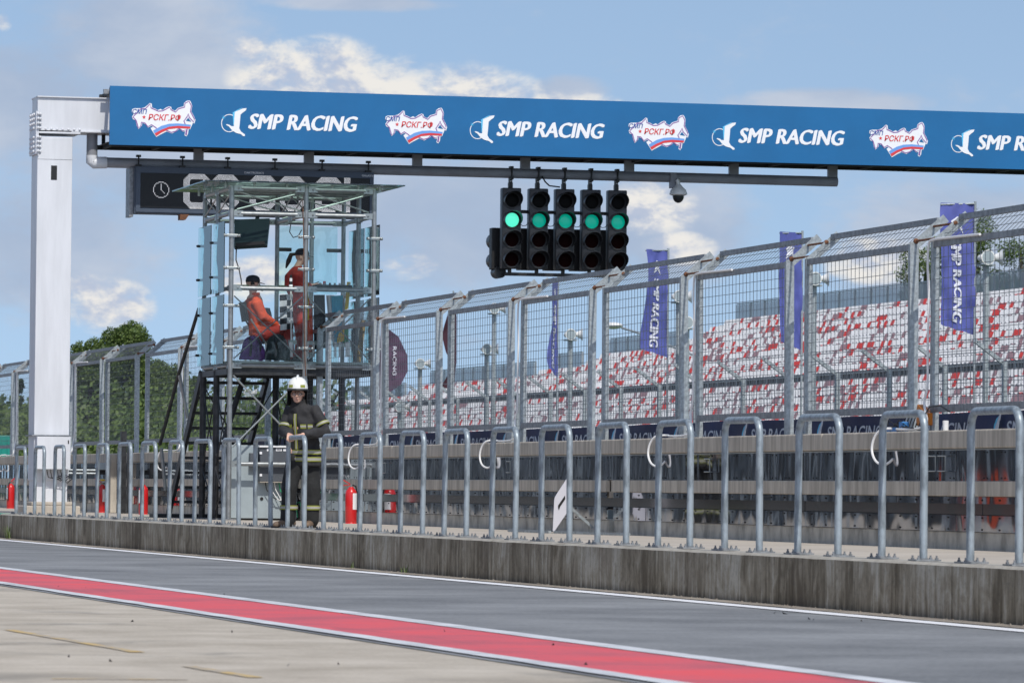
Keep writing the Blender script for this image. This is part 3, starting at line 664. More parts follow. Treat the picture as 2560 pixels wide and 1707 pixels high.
# navy banner strip hung behind the foot of the fence
nb = thing('sponsor_banner', 'long navy cloth banner reading SMP RACING hung along the foot of the fence', 'banner', (FX + .28, 60, 1.5))
b = MB(); vs = []; n = 700
for j in range(n + 1):
    y = 27 + j * .13; s_ = noise.noise((y * .8, 0, 0)) * .03; t_ = noise.noise((y * .45, 3, 0)) * .02
    for i, z in enumerate((1.33, 1.45, 1.58, 1.70)): vs.append((FX + .28 + s_ * (1 + i * .4) + noise.noise((y * 1.7 + i, i * 2, 5)) * .012, y, z + t_ * (i / 3)))
b.add(vs, [(4 * j + i, 4 * j + i + 1, 4 * (j + 1) + i + 1, 4 * (j + 1) + i) for j in range(n) for i in range(3) if not (76 < 27 + j * .13 < 200)]); b.build('cloth', 'navy_cloth', nb, True)
yt = 33.2
while yt < 70:
    b = MB(); text_on(b, 'SMP RACING', (FX + .235, yt, 1.47), (0, -1, 0), (0, 0, 1), 1.75, .135, shear=.2, bold=.05); b.build('lettering', 'track_letter', nb)
    b = MB(); c = Vector((FX + .235, yt + .28, 1.60)); b.poly([c + Vector((0, -u, v)) for u, v in [(-.03, -.13), (.04, -.13), (.10, 0.0), (.12, .02), (.16, .10), (.10, .06), (.04, .0), (.0, -.04)]], (-1, 0, 0), .003); b.build('bird_emblem', 'track_letter', nb)
    b = MB(); b.poly([c + Vector((.001, -u, v)) for u, v in [(-.06, -.13), (-.03, -.13), (.0, -.04), (.04, .0), (.10, .06), (.02, .03), (-.04, -.03)]], (-1, 0, 0), .002); b.build('bird_wing', 'print_lightblue', nb)
    yt += 2.62

# ================================================================== GANTRY
GY = 82.0
gt = thing('gantry', 'white steel column and beam carrying a long blue banner across the pit lane', 'gantry', (13.0, GY + .3, PZ))
cx0, cx1 = at(1, GY, 90.5, 650).x, at(1, GY, 178, 650).x
ctop = at(1, GY, 130, 343).z
MB().bevbox((cx0, GY, 1.0), (cx1, GY + .66, ctop), .008).build('column', 'white_paint', gt)
b = MB(); b.bevbox((cx0 + .02, GY + .02, .50), (cx1 - .02, GY + .64, 1.02), .006); b.build('column_base', 'white_paint', gt)
bx0, bz0, bz1 = at(1, GY, 95, 240).x, at(1, GY, 200, 331).z, at(1, GY, 95, 240).z
b = MB(); b.box((bx0, GY + .012, bz0 + .02), (36, GY + .64, bz1 - .02)); b.build('beam', 'white_paint', gt)
b = MB(); b.box((bx0 - .01, GY - .03, bz1 - .02), (36, GY + .68, bz1)); b.box((cx1 - .02, GY - .03, bz0), (36, GY + .68, bz0 + .02)); b.box((bx0 - .01, GY - .03, bz0 - .035), (cx1 + .13, GY + .68, bz0 - .002)); b.build('beam_flange', 'white_paint', gt)
b = MB(); zt0, zt1 = at(1, GY, 80, 385).z, at(1, GY, 80, 278).z
b.box((bx0 - .035, GY - .045, zt0), (bx0 - .011, GY + .70, zt1)); b.box((bx0 - .011, GY - .06, zt0), (bx0 + .012, GY - .031, zt1)); b.build('splice_plate', 'white_paint', gt)
b = MB()
for i in range(9):
    z = zt0 + .05 + i * (zt1 - zt0 - .1) / 8
    if i == 4: continue
    for y in (GY + .1, GY + .3, GY + .5): b.ball((bx0 - .045, y, z), .028, 8, 6)
    b.ball((bx0 - .0, GY - .075, z), .026, 8, 6); b.ball((bx0 + .045, GY - .02, z), .026, 8, 6)
for i in range(7): b.ball((bx0 + .14 + i * .1, GY - .03, bz0 + .04), .024, 8, 6)
struct(b.build('flange_bolts', 'white_paint', gt, True), 'stuff')
MB().box((at(1, GY, 127.5, 430).x, GY - .004, at(1, GY, 127, 450).z), (at(1, GY, 142.5, 430).x, GY + .02, at(1, GY, 127, 414).z)).build('cable_opening', 'black', gt)
q = at(1, GY, 100, 398); MB().box((cx0 + .003, GY - .0025, q.z - .004), (cx1 - .003, GY - .0005, q.z + .004)).build('weld_seam', 'pipe_grey', gt)
q = at(1, GY, 100, 1088); MB().box((cx0 - .05, GY - .06, q.z - .01), (cx1 + .05, GY + .68, q.z + .012)).build('drip_plate', 'galv_dull', gt)
pq0, pq1 = at(1, GY, 54, 1270).x, at(1, GY, 197, 1270).x
b = MB(); b.bevbox((pq0 + .05, GY - .18, PZ - .02), (pq1, GY + .9, PZ + .14), .02); b.bevbox((pq0 + .16, GY - .08, PZ + .14), (pq1 - .12, GY + .8, PZ + .21), .02); b.build('plinth', 'platform', gt)
# switch box on the column: something one could unbolt and carry off
e = thing('switch_box', 'white metal switch box mounted on the foot of the white column', 'switch box', ((cx0 + cx1) / 2, GY - .15, 1.1))
a_, c_ = at(1, GY - .2, 92, 1091), at(1, GY - .2, 175, 1173)
MB().bevbox((a_.x, GY - .24, c_.z), (c_.x, GY - .003, a_.z), .006).build('box', 'white_paint', e)
MB().box((c_.x - .05, GY - .246, a_.z - .12), (c_.x - .03, GY - .241, a_.z - .06)).build('digit_mark', 'black', e)
b = MB()
for k_ in range(5): x = a_.x + .2 + k_ * .06; b.tube([(x, GY - .12, c_.z), (x, GY - .12, c_.z - .035)], .012, 6)
b.build('cable_gland', 'bracket', e)
b = MB()
for k_ in range(5):
    x = a_.x + .2 + k_ * .06; b.tube([(x, GY - .12, c_.z - .03), (x + .02, GY - .14, c_.z - .14), (x + .12, GY - .10, c_.z - .16 - .02 * k_), (x + .3, GY, c_.z - .10)], .008, 5)
b.build('cable', 'black', e)
# banner box
BY = 81.25
TL, BL, TR, BR = at(1, BY, 275.5, 215.1), at(1, BY, 275, 361.8), at(1, BY, 2560, 283.7), at(1, BY, 2560, 423.8)
bzt, bzb = (TL.z + TR.z) / 2, (BL.z + BR.z) / 2
b = MB(); b.box((TL.x, BY, bzb), (36, BY + .05, bzt)); b.build('banner', 'banner_blue', gt)
trs = thing('banner_frame', 'dark steel box frame behind the blue banner', 'frame', (TL.x, BY + .6, bzb)); bpy.data.objects.remove(trs)
fx0 = at(1, BY + 1.2, 248, 300).x
b = MB(); zlow = at(1, BY + .3, 500, 391).z
b.box((fx0, BY + .10, bzb - .02), (36, BY + .18, bzb + .06)); b.box((fx0 - .05, BY + 1.15, bzb - .01), (36, BY + 1.25, bzb + .07)); b.box((fx0, BY + 1.15, bzt - .16), (36, BY + 1.25, bzt - .06)); b.box((fx0, BY + .1, bzt - .1), (36, BY + .18, bzt - .02))
for i in range(26):
    x = fx0 + .05 + i * .88; b.box((x, BY + .18, bzb - .0), (x + .06, BY + 1.15, bzb + .05)); b.box((x, BY + .18, bzt - .1), (x + .06, BY + 1.2, bzt - .05)); b.box((x, BY + 1.17, bzb + .07), (x + .06, BY + 1.23, bzt - .16))
b.box((fx0 - .02, BY + .2, bzb + .052), (36, BY + 1.15, bzb + .06)); b.build('banner_truss', 'truss', gt)
b = MB(); b.box((fx0 - .04, BY + .5, bzt - .10), (TL.x + .2, BY + .58, bzt - .02)); b.build('truss_end', 'galv_dull', gt)
# pipe rail below
PYc = 82.3; pz_ = (at(1, PYc, 1170 * K, 388 * K).z + at(1, PYc, 1170 * K, 408 * K).z) / 2
px0, px1 = at(1, PYc, 211 * K, 372 * K).x, at(1, PYc, 1922 * K, 410 * K).x
b = MB(); b.tube([(px0 + .22, PYc, pz_), (px1, PYc, pz_)], .092, 18); b.build('pipe_rail', 'pipe_grey', gt, True)
b = MB(); b.tube([(px0, PYc, bz0 + .1), (px0, PYc, pz_ + .05)], .098, 16); b.build('pipe_drop', 'pipe_grey', gt, True)
b = MB(); b.tube([(px0, PYc, pz_ + .12), (px0, PYc, pz_ + .0), (px0 + .02, PYc, pz_ - .01), (px0 + .26, PYc, pz_)], .104, 16); b.build('pipe_elbow', 'white_paint', gt, 50)
for px in (455.5, 709, 958, 1206, 1445, 1685, 1912):
    x = at(1, PYc, px * K, 390 * K).x; b = MB(); b.box((x - .085, PYc - .05, pz_ + .03), (x + .085, PYc + .05, bzb + .06)); b.build('hanger', 'pipe_grey', gt)
# --- printed logos on the banner (traced as offsets, metres)
def lg(X, Y): return ((300 + X / 6.918) - 375 * K, (220 + Y / 6.918) - 291.5)
S_ = 1 / 141.0
def banner_pts(L, cx): 
    o_ = []
    for X, Y in L:
        u, v = lg(X, Y); o_.append((cx + u * S_, -(v - .0286 * u) * S_))
    return o_
MAPO = [(205, 400), (212, 355), (250, 340), (370, 340), (420, 325), (460, 300), (515, 250), (545, 262), (555, 330), (600, 345), (650, 372), (700, 350), (735, 372), (790, 330), (850, 305), (885, 320), (890, 355), (950, 385), (1000, 335), (1100, 305), (1105, 250), (1150, 212), (1200, 205), (1225, 235), (1245, 300), (1232, 395), (1280, 480), (1305, 540), (1288, 600), (1262, 590), (1215, 700), (1190, 690), (1178, 780), (1150, 820), (1118, 800), (1130, 735), (1085, 740), (1030, 690), (985, 730), (900, 770), (810, 735), (700, 790), (630, 830), (530, 680), (570, 655), (545, 640), (485, 670), (440, 610), (385, 590), (380, 640), (320, 693), (295, 640), (270, 545), (225, 525), (208, 480), (235, 450)]
MAPI = [(250, 460), (360, 350), (440, 345), (520, 265), (535, 335), (660, 390), (735, 385), (855, 320), (880, 365), (960, 405), (1010, 350), (1115, 320), (1120, 255), (1190, 220), (1232, 300), (1218, 395), (1285, 520), (1278, 578), (1200, 500), (1178, 435), (1160, 485), (1105, 560), (1165, 690), (1150, 800), (1135, 790), (1150, 705), (1090, 728), (1020, 680), (970, 730), (890, 752), (800, 715), (670, 725), (620, 670), (545, 620), (485, 655), (430, 590), (370, 578), (365, 640), (320, 678), (280, 545), (225, 490)]
def poly_on(cx, pts, cz, off, m, name, par, hole=None):
    b = MB(); b.poly([(x, BY - off, cz + z) for x, z in banner_pts(pts, cx)], (0, -1, 0), .0015); return b.build(name, m, par)
def strip_on(cx, pts, cz, off, w, m, name, par, closed=True):
    P2 = [Vector((x, z)) for x, z in banner_pts(pts, cx)]; n = len(P2); b = MB(); vs = []
    for i in range(n):
        a, c = P2[(i - 1) % n] if closed or i else P2[i], P2[(i + 1) % n] if closed or i < n - 1 else P2[i]
        t = (c - a).normalized() if (c - a).length > 1e-6 else Vector((1, 0)); s_ = Vector((-t.y, t.x)) * w / 2
        vs += [(P2[i].x - s_.x, BY - off, cz + P2[i].y - s_.y), (P2[i].x + s_.x, BY - off, cz + P2[i].y + s_.y)]
    rng = range(n) if closed else range(n - 1)
    b.add(vs, [(2 * i, 2 * i + 1, 2 * ((i + 1) % n) + 1, 2 * ((i + 1) % n)) for i in rng]); return b.build(name, m, par)
BIRD = [(1985, 645), (2000, 400), (2140, 340), (2205, 335), (2190, 375), (2140, 410), (2100, 445), (2092, 560), (2080, 680), (2110, 735), (2180, 785), (2182, 812), (2150, 815), (2110, 780), (2030, 760), (1960, 720), (1900, 650), (1845, 618), (1870, 610), (1912, 622), (1945, 645)]
WING = [(1978, 640), (1962, 410), (2050, 360), (2135, 322), (2110, 345), (2000, 400), (1988, 600)]
STAR = [(415, 455), (425, 478), (448, 480), (430, 497), (436, 520), (415, 508), (394, 520), (400, 497), (382, 480), (405, 478)]
def zc(x): return 0
for i, cd in enumerate((375, 955, 1512, 2063, 2607)):
    c = at(1, BY, cd * K, (268 + (cd - 375) * .0305) * K); cx, cz = c.x, (bzt + bzb) / 2 - .013
    L = poly_on(cx, MAPO, cz, .004, 'print_white', 'map_emblem', gt)
    strip_on(cx, MAPI, cz, .0065, .018, 'print_purple', 'outline', L)
    poly_on(cx, [(575, 720), (720, 640), (850, 605), (1000, 598), (1228, 622), (1222, 655), (1000, 640), (850, 655), (720, 705), (600, 770)], cz, .0075, 'print_midblue', 'blue_band', L)
    poly_on(cx, [(602, 768), (720, 705), (850, 655), (1000, 640), (1220, 655), (1210, 688), (1000, 680), (850, 695), (720, 755), (628, 815)], cz, .0078, 'print_red', 'red_band', L)
    poly_on(cx, [(1140, 555), (1178, 500), (1235, 572)], cz, .0072, 'banner_blue', 'cut_out', L)
    poly_on(cx, STAR, cz, .008, 'print_red', 'star', L)
    def T(s, x0, y0, x1, y1, m):
        (a0, b0), (a1, b1) = banner_pts([(x0, y1), (x1, y0)], cx); bb = MB(); text_on(bb, s, (a0, BY - .0085, cz + b0 + (.0)), (1, 0, 0), (0, 0, 1), a1 - a0, b1 - b0 , shear=.2, bold=.03); return bb.build('lettering', m, L)
    T('РСКГ.РФ', 488, 448, 1060, 545, 'print_red'); T('СМП', 213, 358, 468, 432, 'print_navy')
for cd in (540, 1110, 1665, 2213):
    c = at(1, BY, cd * K, 0); cx, cz = c.x, (bzt + bzb) / 2 - .016
    ox = (cx - c.x) ; dxl = -(banner_pts([(1985, 570)], 0)[0][0])
    L = poly_on(cx + dxl, BIRD, cz, .006, 'print_white', 'bird_emblem', gt)
    poly_on(cx + dxl, WING, cz, .0045, 'print_lightblue', 'wing', L)
    ring = [(1905 + 133 * math.cos(t), 592 + 148 * math.sin(t)) for t in [R(52 + i * 250 / 30) for i in range(31)]]
    strip_on(cx + dxl, ring, cz, .004, .014, 'print_white', 'ring', L, closed=False)
    st = []
    for i in range(16): r_ = (48 if i % 2 == 0 else 10); a = i * math.pi / 8; st.append((1805 + r_ * math.cos(a), 495 + r_ * math.sin(a)))
    poly_on(cx + dxl, st, cz, .007, 'print_lightblue', 'sparkle', L)
    x0 = at(1, BY, (cd + 33) * K, 0).x; x1 = at(1, BY, (cd + 33 + 252 - (cd - 540) * .0065) * K, 0).x
    b = MB(); text_on(b, 'SMP RACING', (x0, BY - .005, cz - .155), (1, 0, 0), (0, 0, 1), x1 - x0, .265, shear=.22, bold=.062); b.build('lettering', 'print_white', gt)

# traffic light bank
def cylvisor(b, c, r, depth, n=14, mi=0):
    "open hood: cylinder wall cut away towards the lower left, pointing -Y"
    vs = []; a0, a1 = R(-38), R(205)
    for i in range(n + 1):
        a = a0 + (a1 - a0) * i / n; f = max(0.12, math.sin(max(0.02, min(1, i / n)) * math.pi)) ** .6; d_ = depth * f
        for rr in (r, r + .006): vs += [(c[0] + rr * math.cos(a), c[1], c[2] + rr * math.sin(a)), (c[0] + rr * math.cos(a) , c[1] - d_, c[2] + rr * math.sin(a))]
    fs = []
    for i in range(n):
        o_ = 4 * i; fs += [(o_, o_ + 1, o_ + 5, o_ + 4), (o_ + 2, o_ + 6, o_ + 7, o_ + 3), (o_ + 1, o_ + 3, o_ + 7, o_ + 5)]
    b.add(vs, fs, mi)
LX = [at(1, PYc, x * K, 500 * K).x for x in (1171.5, 1233.5, 1294, 1354.5, 1414.5)]
lights = []
llab = ['four-lamp traffic light at the left of the hanging bank, its green lamp brightest', 'four-lamp traffic light second from the left in the hanging bank', 'four-lamp traffic light in the middle of the hanging bank of five', 'four-lamp traffic light second from the right in the hanging bank', 'four-lamp traffic light at the right end of the hanging bank, above the fence']
for i, x in enumerate(LX):
    top = at(1, PYc, 1170 * K, (432 + i * 1.2) * K).z - .012 * 0; top = at(1, PYc, (1171 + i * 61) * K, (432.5 + i * 1.4) * K).z; H = 1.455; W_ = .352
    L = thing('traffic_light', llab[i], 'traffic light', (x, PYc, top - H), 'five traffic lights hanging from the gantry')
    f_ = PYc - .13
    b = MB(); b.bevbox((x - W_ / 2, f_, top - H), (x + W_ / 2, PYc + .06, top), .02); b.build('housing', 'blackgloss', L, 30)
    for k_ in range(4):
        cz_ = top - .225 - k_ * .355; c = (x - .0, f_, cz_)
        rim = MB(); rim.tube([(x, f_ + .001, cz_), (x, f_ - .02, cz_)], .155, 24); rimo = rim.build('lamp', 'black', L, 30)
        ln = MB(); ln.ball((x, f_ - .018, cz_), (.128, .022, .128), 24, 10)
        ln.build('lens', ('green_bright' if i == 0 else 'green_dim') if k_ == 1 else ('lens_dark' if k_ == 0 else 'lens_red'), rimo, True)
        v_ = MB(); cylvisor(v_, (x, f_ - .01, cz_), .158, .24); v_.build('visor', 'blackgloss', rimo, 60)
    b = MB(); b.box((x - .035, PYc - .05, top), (x + .035, PYc + .05, top + .10)); b.box((x - .028, PYc - .04, top + .10), (x + .028, PYc + .04, pz_ - .08)); b.tube([(x, PYc - .1, pz_ - .1), (x, PYc - .1, pz_ + .1)], .016, 6); b.box((x - .03, PYc - .12, pz_ + .07), (x + .03, PYc + .02, pz_ + .12)); b.box((x - .03, PYc - .12, pz_ - .12), (x + .03, PYc + .02, pz_ - .07)); b.build('bracket', 'black', L)
    b = MB(); b.box((x - .02, PYc - .043, top + .12), (x + .022, PYc - .0405, top + .13)); b.build('label_plate', 'white', L)
    b = MB(); b.box((x - .03, PYc - .02, top - H - .08), (x + .03, PYc + .03, top - H)); b.build('foot_bracket', 'black', L)
    # the rear-facing head behind it, seen at the left
    rb = thing('traffic_light', ['rear-facing half of the leftmost traffic light pair, its hoods pointing away', 'rear-facing traffic light behind the gap left of the second light', 'rear-facing traffic light behind the gap left of the middle light', 'rear-facing traffic light behind the gap left of the fourth light', 'rear-facing traffic light behind the gap left of the last light'][i], 'traffic light', (x - .13, PYc + .5, top - H), 'rear facing traffic lights of the hanging bank')
    xr = x - .118 + .04; b = MB(); b.bevbox((xr - W_ / 2, PYc + .32, top - H - .0), (xr + W_ / 2, PYc + .52, top - .70), .015); b.build('housing', 'black', rb)
    for k_ in range(2):
        v_ = MB(); v_.tube([(xr - .03, PYc + .52, top - .93 - k_ * .355), (xr - .03, PYc + .74, top - .93 - k_ * .355)], .15, 16); v_.build('visor', 'blackgloss', rb, True)
sb = thing('support_bar', 'black bars tying the five traffic lights together', 'support bar', (LX[2], PYc + .2, 5.0))
tz_ = at(1, PYc, 1290 * K, 488 * K).z; bz_ = at(1, PYc, 1250 * K, 631 * K).z
MB().box((LX[0], PYc + .07, tz_ - .03), (LX[4], PYc + .12, tz_ + .03)).build('upper_bar', 'black', sb)
MB().box((LX[0] - .08, PYc - .0, bz_ - .03), (LX[4] + .05, PYc + .06, bz_ + .03)).build('lower_bar', 'black', sb)
b = MB(); c = Vector((LX[0] - .12, PYc + .2, bz_ + .04)); b.tube([c, c + Vector((0, .3, 0))], .11, 16); b.build('small_lamp', 'blackgloss', sb, True)
for i in range(4):
    b = MB(); p = Vector((LX[i] + .17, PYc - .05, tz_ - .22)); q = Vector((LX[i + 1] - .17, PYc - .05, tz_ - .2)); b.tube([p, p.lerp(q, .3) - Vector((0, 0, .05)), p.lerp(q, .7) - Vector((0, 0, .05)), q], .007, 5); b.build('cable', 'black', sb)
b = MB(); p = at(1, PYc - .1, 1245 * K, 405 * K); q = at(1, PYc - .1, 1286 * K, 430 * K); b.tube([p, p + Vector((.06, 0, -.1)), p + Vector((.14, 0, -.17)), q - Vector((.1, 0, -.01)), q], .014, 6); b.build('cable', 'black', sb)

# dome camera
dc = at(1, PYc - .15, 1696, 455); cm = thing('dome_camera', 'white dome security camera hanging from the pipe under the banner', 'camera', (dc.x, PYc - .15, dc.z - .2))
x, y, z = at(1, PYc - .15, 1696, 457); zb = at(1, PYc - .15, 1696, 485).z
MB().box((x - .14, PYc - .12, z - .10), (x - .02, PYc - .02, z + .17)).build('mounting_box', 'pipe_grey', cm)
b = MB(); b.tube([(x - .04, y, z + .05), (x - .01, y, z + .03), (x - .005, y, z - .08)], .04, 10); b.rings([((x, y, z - .02), .035, .035), ((x, y, z - .07), .075, .075), ((x, y, z - .13), .14, .14), ((x, y, z - .19), .16, .16), ((x, y, z - .215), .165, .165), ((x, y, z - .235), .12, .12)], 20); b.build('shell', 'horn_white', cm, 50)
b = MB(); b.ball((x, y, z - .24), (.105, .105, .13), 18, 12); b.build('dome', 'blackgloss', cm, True)

# lap clock board
KB = thing('clock_board', 'black LED lap clock board with white digits hanging under the banner', 'clock board', (16.5, PYc, 5.8))
c0, c1 = at(1, PYc - .2, 340, 416), at(1, PYc - .2, 934, 437)
cb = at(1, PYc - .2, 351, 535).z
x0, x1, z1, z0 = c0.x, at(1, PYc - .2, 934, 450).x, c0.z - .005, at(1, PYc - .2, 351, 533).z
fy = PYc - .2
MB().box((x0 - .02, fy + .01, z0), (x1, PYc + .25, z1)).build('case', 'board_blue', KB)
MB().box((x0 - .09, fy + .12, z0 - .06), (x0 - .02, PYc + .3, z1 - .01)).build('side_panel', 'galv_dull', KB)
ix0, ix1, iz0, iz1 = x0 + .085, x1 - .075, z0 + .10, z1 - .11
MB().box((ix0, fy - .004, iz0), (ix1, fy + .009, iz1)).build('led_face', 'led_face', KB)
b = MB(); b.box((x0, fy - .02, z1 - .105), (x1, fy + .009, z1)); b.box((x0, fy - .02, z0 + .02), (x1, fy + .009, z0 + .085)); b.box((x0, fy - .019, z0 + .086), (x0 + .08, fy + .009, z1 - .106)); b.box((x1 - .07, fy - .019, z0 + .086), (x1, fy + .009, z1 - .106)); b.build('bezel', 'board_blue', KB)
b = MB(); nl = 42
for i in range(nl): z = iz0 + (iz1 - iz0) * (i + .5) / nl; b.box((ix0, fy - .010, z - .0015), (ix1, fy - .005, z + .0015))
b.build('louvres', 'blackgloss', KB)
PT = .01935
def dots(name, cells, ox, oz):
    b = MB()
    for i, j in cells: cx_, cz_ = ox + i * PT, oz - j * PT; w_ = .0062; b.add([(cx_ - w_, fy - .012, cz_ - w_), (cx_ + w_, fy - .012, cz_ - w_), (cx_ + w_, fy - .012, cz_ + w_), (cx_ - w_, fy - .012, cz_ + w_)], [(0, 1, 2, 3)])
    return b.build(name, 'led_white', KB)
def zero():
    c = []
    for i in range(25):
        for j in range(33):
            e = min(i, 24 - i); f = min(j, 32 - j)
            if e + f < 6: continue
            if e < 6 or f < 6 or (e + f < 13 and e < 8 and f < 8): c.append((i, j))
    return c
two = [(i, j) for i, j in zero() if j < 8 or (j >= 26) or (i >= 19 and j <= 16) or (i < 6 and j >= 20) or (j > 12 and j < 18 and 4 < i < 22)] + [(i, j) for i in range(25) for j in range(26, 32)] + [(i, j) for i in range(5) for j in range(22, 27)]
def dx_at(px): return at(1, fy, px, 470).x
dz_ = at(1, fy, 480, 433.5).z
for px, pat in ((459.5, zero()), (531.5, zero()), (625, zero()), (697.5, zero()), (789.5, list(set(two)))): dots('digit', pat, dx_at(px), dz_)
dots('digit', [(i, j) for i in range(6) for j in range(33)], dx_at(861), dz_)
ic = [(8 + round(7 * math.cos(a)), 8 + round(7 * math.sin(a))) for a in [R(k_ * 9) for k_ in range(40)]] + [(8, j) for j in range(3, 9)] + [(9, 9), (10, 10), (11, 11)]
dots('clock_icon', list(set(ic)), dx_at(381), at(1, fy, 400, 453).z)
for s, pa, pb, yy in (('DAKTRONICS', 610.5, 659, 435.0), ('GALAXY', 904, 932, 444)):
    a_, b2 = at(1, fy, pa, yy), at(1, fy, pb, yy); b = MB(); text_on(b, s, (a_.x, fy - .024, z1 - .075), (1, 0, 0), (0, 0, 1), b2.x - a_.x, .034, bold=.03); b.build('lettering', 'print_white', KB)
for px in (457, 570, 688, 806, 922, 347):
    x = at(1, fy, px, 410).x; b = MB(); b.tube([(x, fy + .02, z1), (x, fy + .02, pz_ + .14)], .014, 6); b.box((x - .04, fy, pz_ + .10), (x + .04, fy + .08, pz_ + .14)); b.box((x - .05, fy, z1), (x + .05, fy + .08, z1 + .04)); b.build('hanger', 'black', KB)
b = MB(); x = at(1, fy, 450, 545).x; b.add([(x, fy, z0), (x + .17, fy, z0), (x + .10, fy, z0 - .10), (x, fy, z0 - .10), (x, fy + .2, z0), (x + .17, fy + .2, z0), (x + .10, fy + .2, z0 - .1), (x, fy + .2, z0 - .1)], [(0, 1, 2, 3), (7, 6, 5, 4), (0, 3, 7, 4), (1, 5, 6, 2), (2, 6, 7, 3), (0, 4, 5, 1)]); b.build('sensor_box', 'rust', KB)
# ================================================================== GLASS BOOTH ON SCAFFOLD
TY = 70.0
XL, XM, XR = at(1, TY, 580, 480).x, at(1, TY, 766, 480).x, at(1, TY, 936, 490).x
TB, TMD = 72.15, 71.07
def zz(py, px=700): return at(1, TY, px, py).z
zRoof, zT1, zTube2, zDesk, zFloor = zz(463, 750), zz(473), zz(536), zz(722), zz(915)
bt = thing('glass_booth', 'glass marshal booth on a scaffold of steel tubes beside the pit wall', 'booth', ((XL + XR) / 2, (TY + TB) / 2, PZ))
def leg(x, y, m, z0=PZ, z1=None, r=.038):
    b = MB(); b.tube([(x, y, z0), (x, y, z1 or zRoof - .05)], r, 14); return b.build('post', m, bt, True)
for x, y in ((XL, TY), (XM, TY), (XR, TY), (XR, TMD)): leg(x, y, 'tower_steel')
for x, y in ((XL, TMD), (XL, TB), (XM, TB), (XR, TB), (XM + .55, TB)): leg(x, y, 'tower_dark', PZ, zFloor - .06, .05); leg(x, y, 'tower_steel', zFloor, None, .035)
for x, y in ((XL, TMD), (XL, TB), (XL, TY), (XM, TB)): b = MB(); b.box((x - .1, y - .1, PZ), (x + .1, y + .1, PZ + .02)); b.build('foot_plate', 'galv_dull', bt)
def htube(a, b_, m='tower_steel', r=.033, name='crossbar'):
    b = MB(); A, B_ = Vector(a), Vector(b_); t = (B_ - A).normalized(); b.tube([A + t * .14, B_ - t * .14], r, 12); o_ = b.build(name, m, bt, True)
    for P_, s_ in ((A, 1), (B_, -1)):
        q = MB(); c = P_ + t * s_ * .10; q.bar(P_ + t * s_ * .03, P_ + t * s_ * .17, .05, .085); q.ball(c - Vector((0, .03, 0)), .016, 8, 6); q.build('clamp', 'bracket', o_)
    return o_
for z in (zT1, zTube2, zDesk, zFloor):
    htube((XL, TY, z), (XM, TY, z)); htube((XM, TY, z), (XR, TY, z))
for z in (zT1, zTube2, zFloor):
    htube((XL, TB, z), (XM, TB, z)); htube((XM, TB, z), (XR, TB, z))
    for x in (XL, XM, XR): htube((x, TY, z), (x, TMD, z)); htube((x, TMD, z), (x, TB, z))
for x in (XL, XR): htube((x, TY, zDesk), (x, TMD, zDesk)); htube((x, TMD, zDesk), (x, TB, zDesk))
for y in (TMD, (TY + TMD) / 2): htube((XL, y, zT1), (XM, y, zT1)); htube((XM, y, zT1), (XR, y, zT1))
def rod(a, b_, m='bracket', r=.011, nm='brace_rod'):
    b = MB(); b.tube([a, b_], r, 6); return b.build(nm, m, bt, True)
for x0_, x1_ in ((XL, XM), (XM, XR)):
    rod((x0_ + .05, TY, zDesk - .12), (x1_ - .05, TY, zFloor + .1)); rod((x0_ + .05, TY, zFloor + .1), (x1_ - .05, TY, zDesk - .12))
    rod((x0_ + .08, TY, zTube2 + .06), (x1_ - .08, TY + .03, zT1 - .05), r=.014); rod((x0_ + .08, TY, zT1 - .05), (x1_ - .08, TY + .03, zTube2 + .06), r=.012)
    rod((x0_ + .08, TB, zTube2 + .06), (x1_ - .08, TB, zT1 - .05)); rod((x0_ + .08, TMD, zT1 - .05), (x1_ - .08, TMD, zTube2 + .06))
zl0, zl1 = zz(1118), zz(940)
rod((XL + .05, TY, zl1), (XM - .02, TY, zl0), r=.014); rod((XL + .05, TY, zl0), (XM - .02, TY, zl1), r=.014)
for y0_, y1_ in ((TY, TMD), (TMD, TB)):
    for x in (XL, XM):
        rod((x, y0_, 2.45), (x, y1_, 1.2), 'tower_dark'); rod((x, y1_, 2.45), (x, y0_, 1.2), 'tower_dark'); rod((x, y0_, 1.2), (x, y1_, PZ + .1), 'tower_dark'); rod((x, y1_, 1.2), (x, y0_, PZ + .1), 'tower_dark')
        rod((x, y0_, zTube2 + .05), (x, y1_, zT1 - .05)); rod((x, y1_, zTube2 + .05), (x, y0_, zT1 - .05))
for x0_, x1_ in ((XL, XM), (XM, XR)):
    rod((x0_, TB, 2.5), (x1_, TB, .6), 'tower_dark'); rod((x1_, TB, 2.5), (x0_, TB, .6), 'tower_dark')
# floor frame and deck
b = MB(); b.box((XL + .03, TY + .05, zFloor + .045), (XR + .02, TB + .04, zFloor + .075)); b.build('deck', 'deck', bt)
b = MB()
for y in (TY + .06, TMD, TB): b.box((XL - .02, y - .03, zFloor - .14), (XR + .02, y + .03, zFloor - .045))
for x in (XL, XM, XR): b.box((x - .031, TY + .09, zFloor - .135), (x + .031, TB - .03, zFloor - .05))
b.build('deck_frame', 'tower_dark', bt)
htube((XL, TY, 1.27), (XM, TY, 1.27), 'tower_steel')
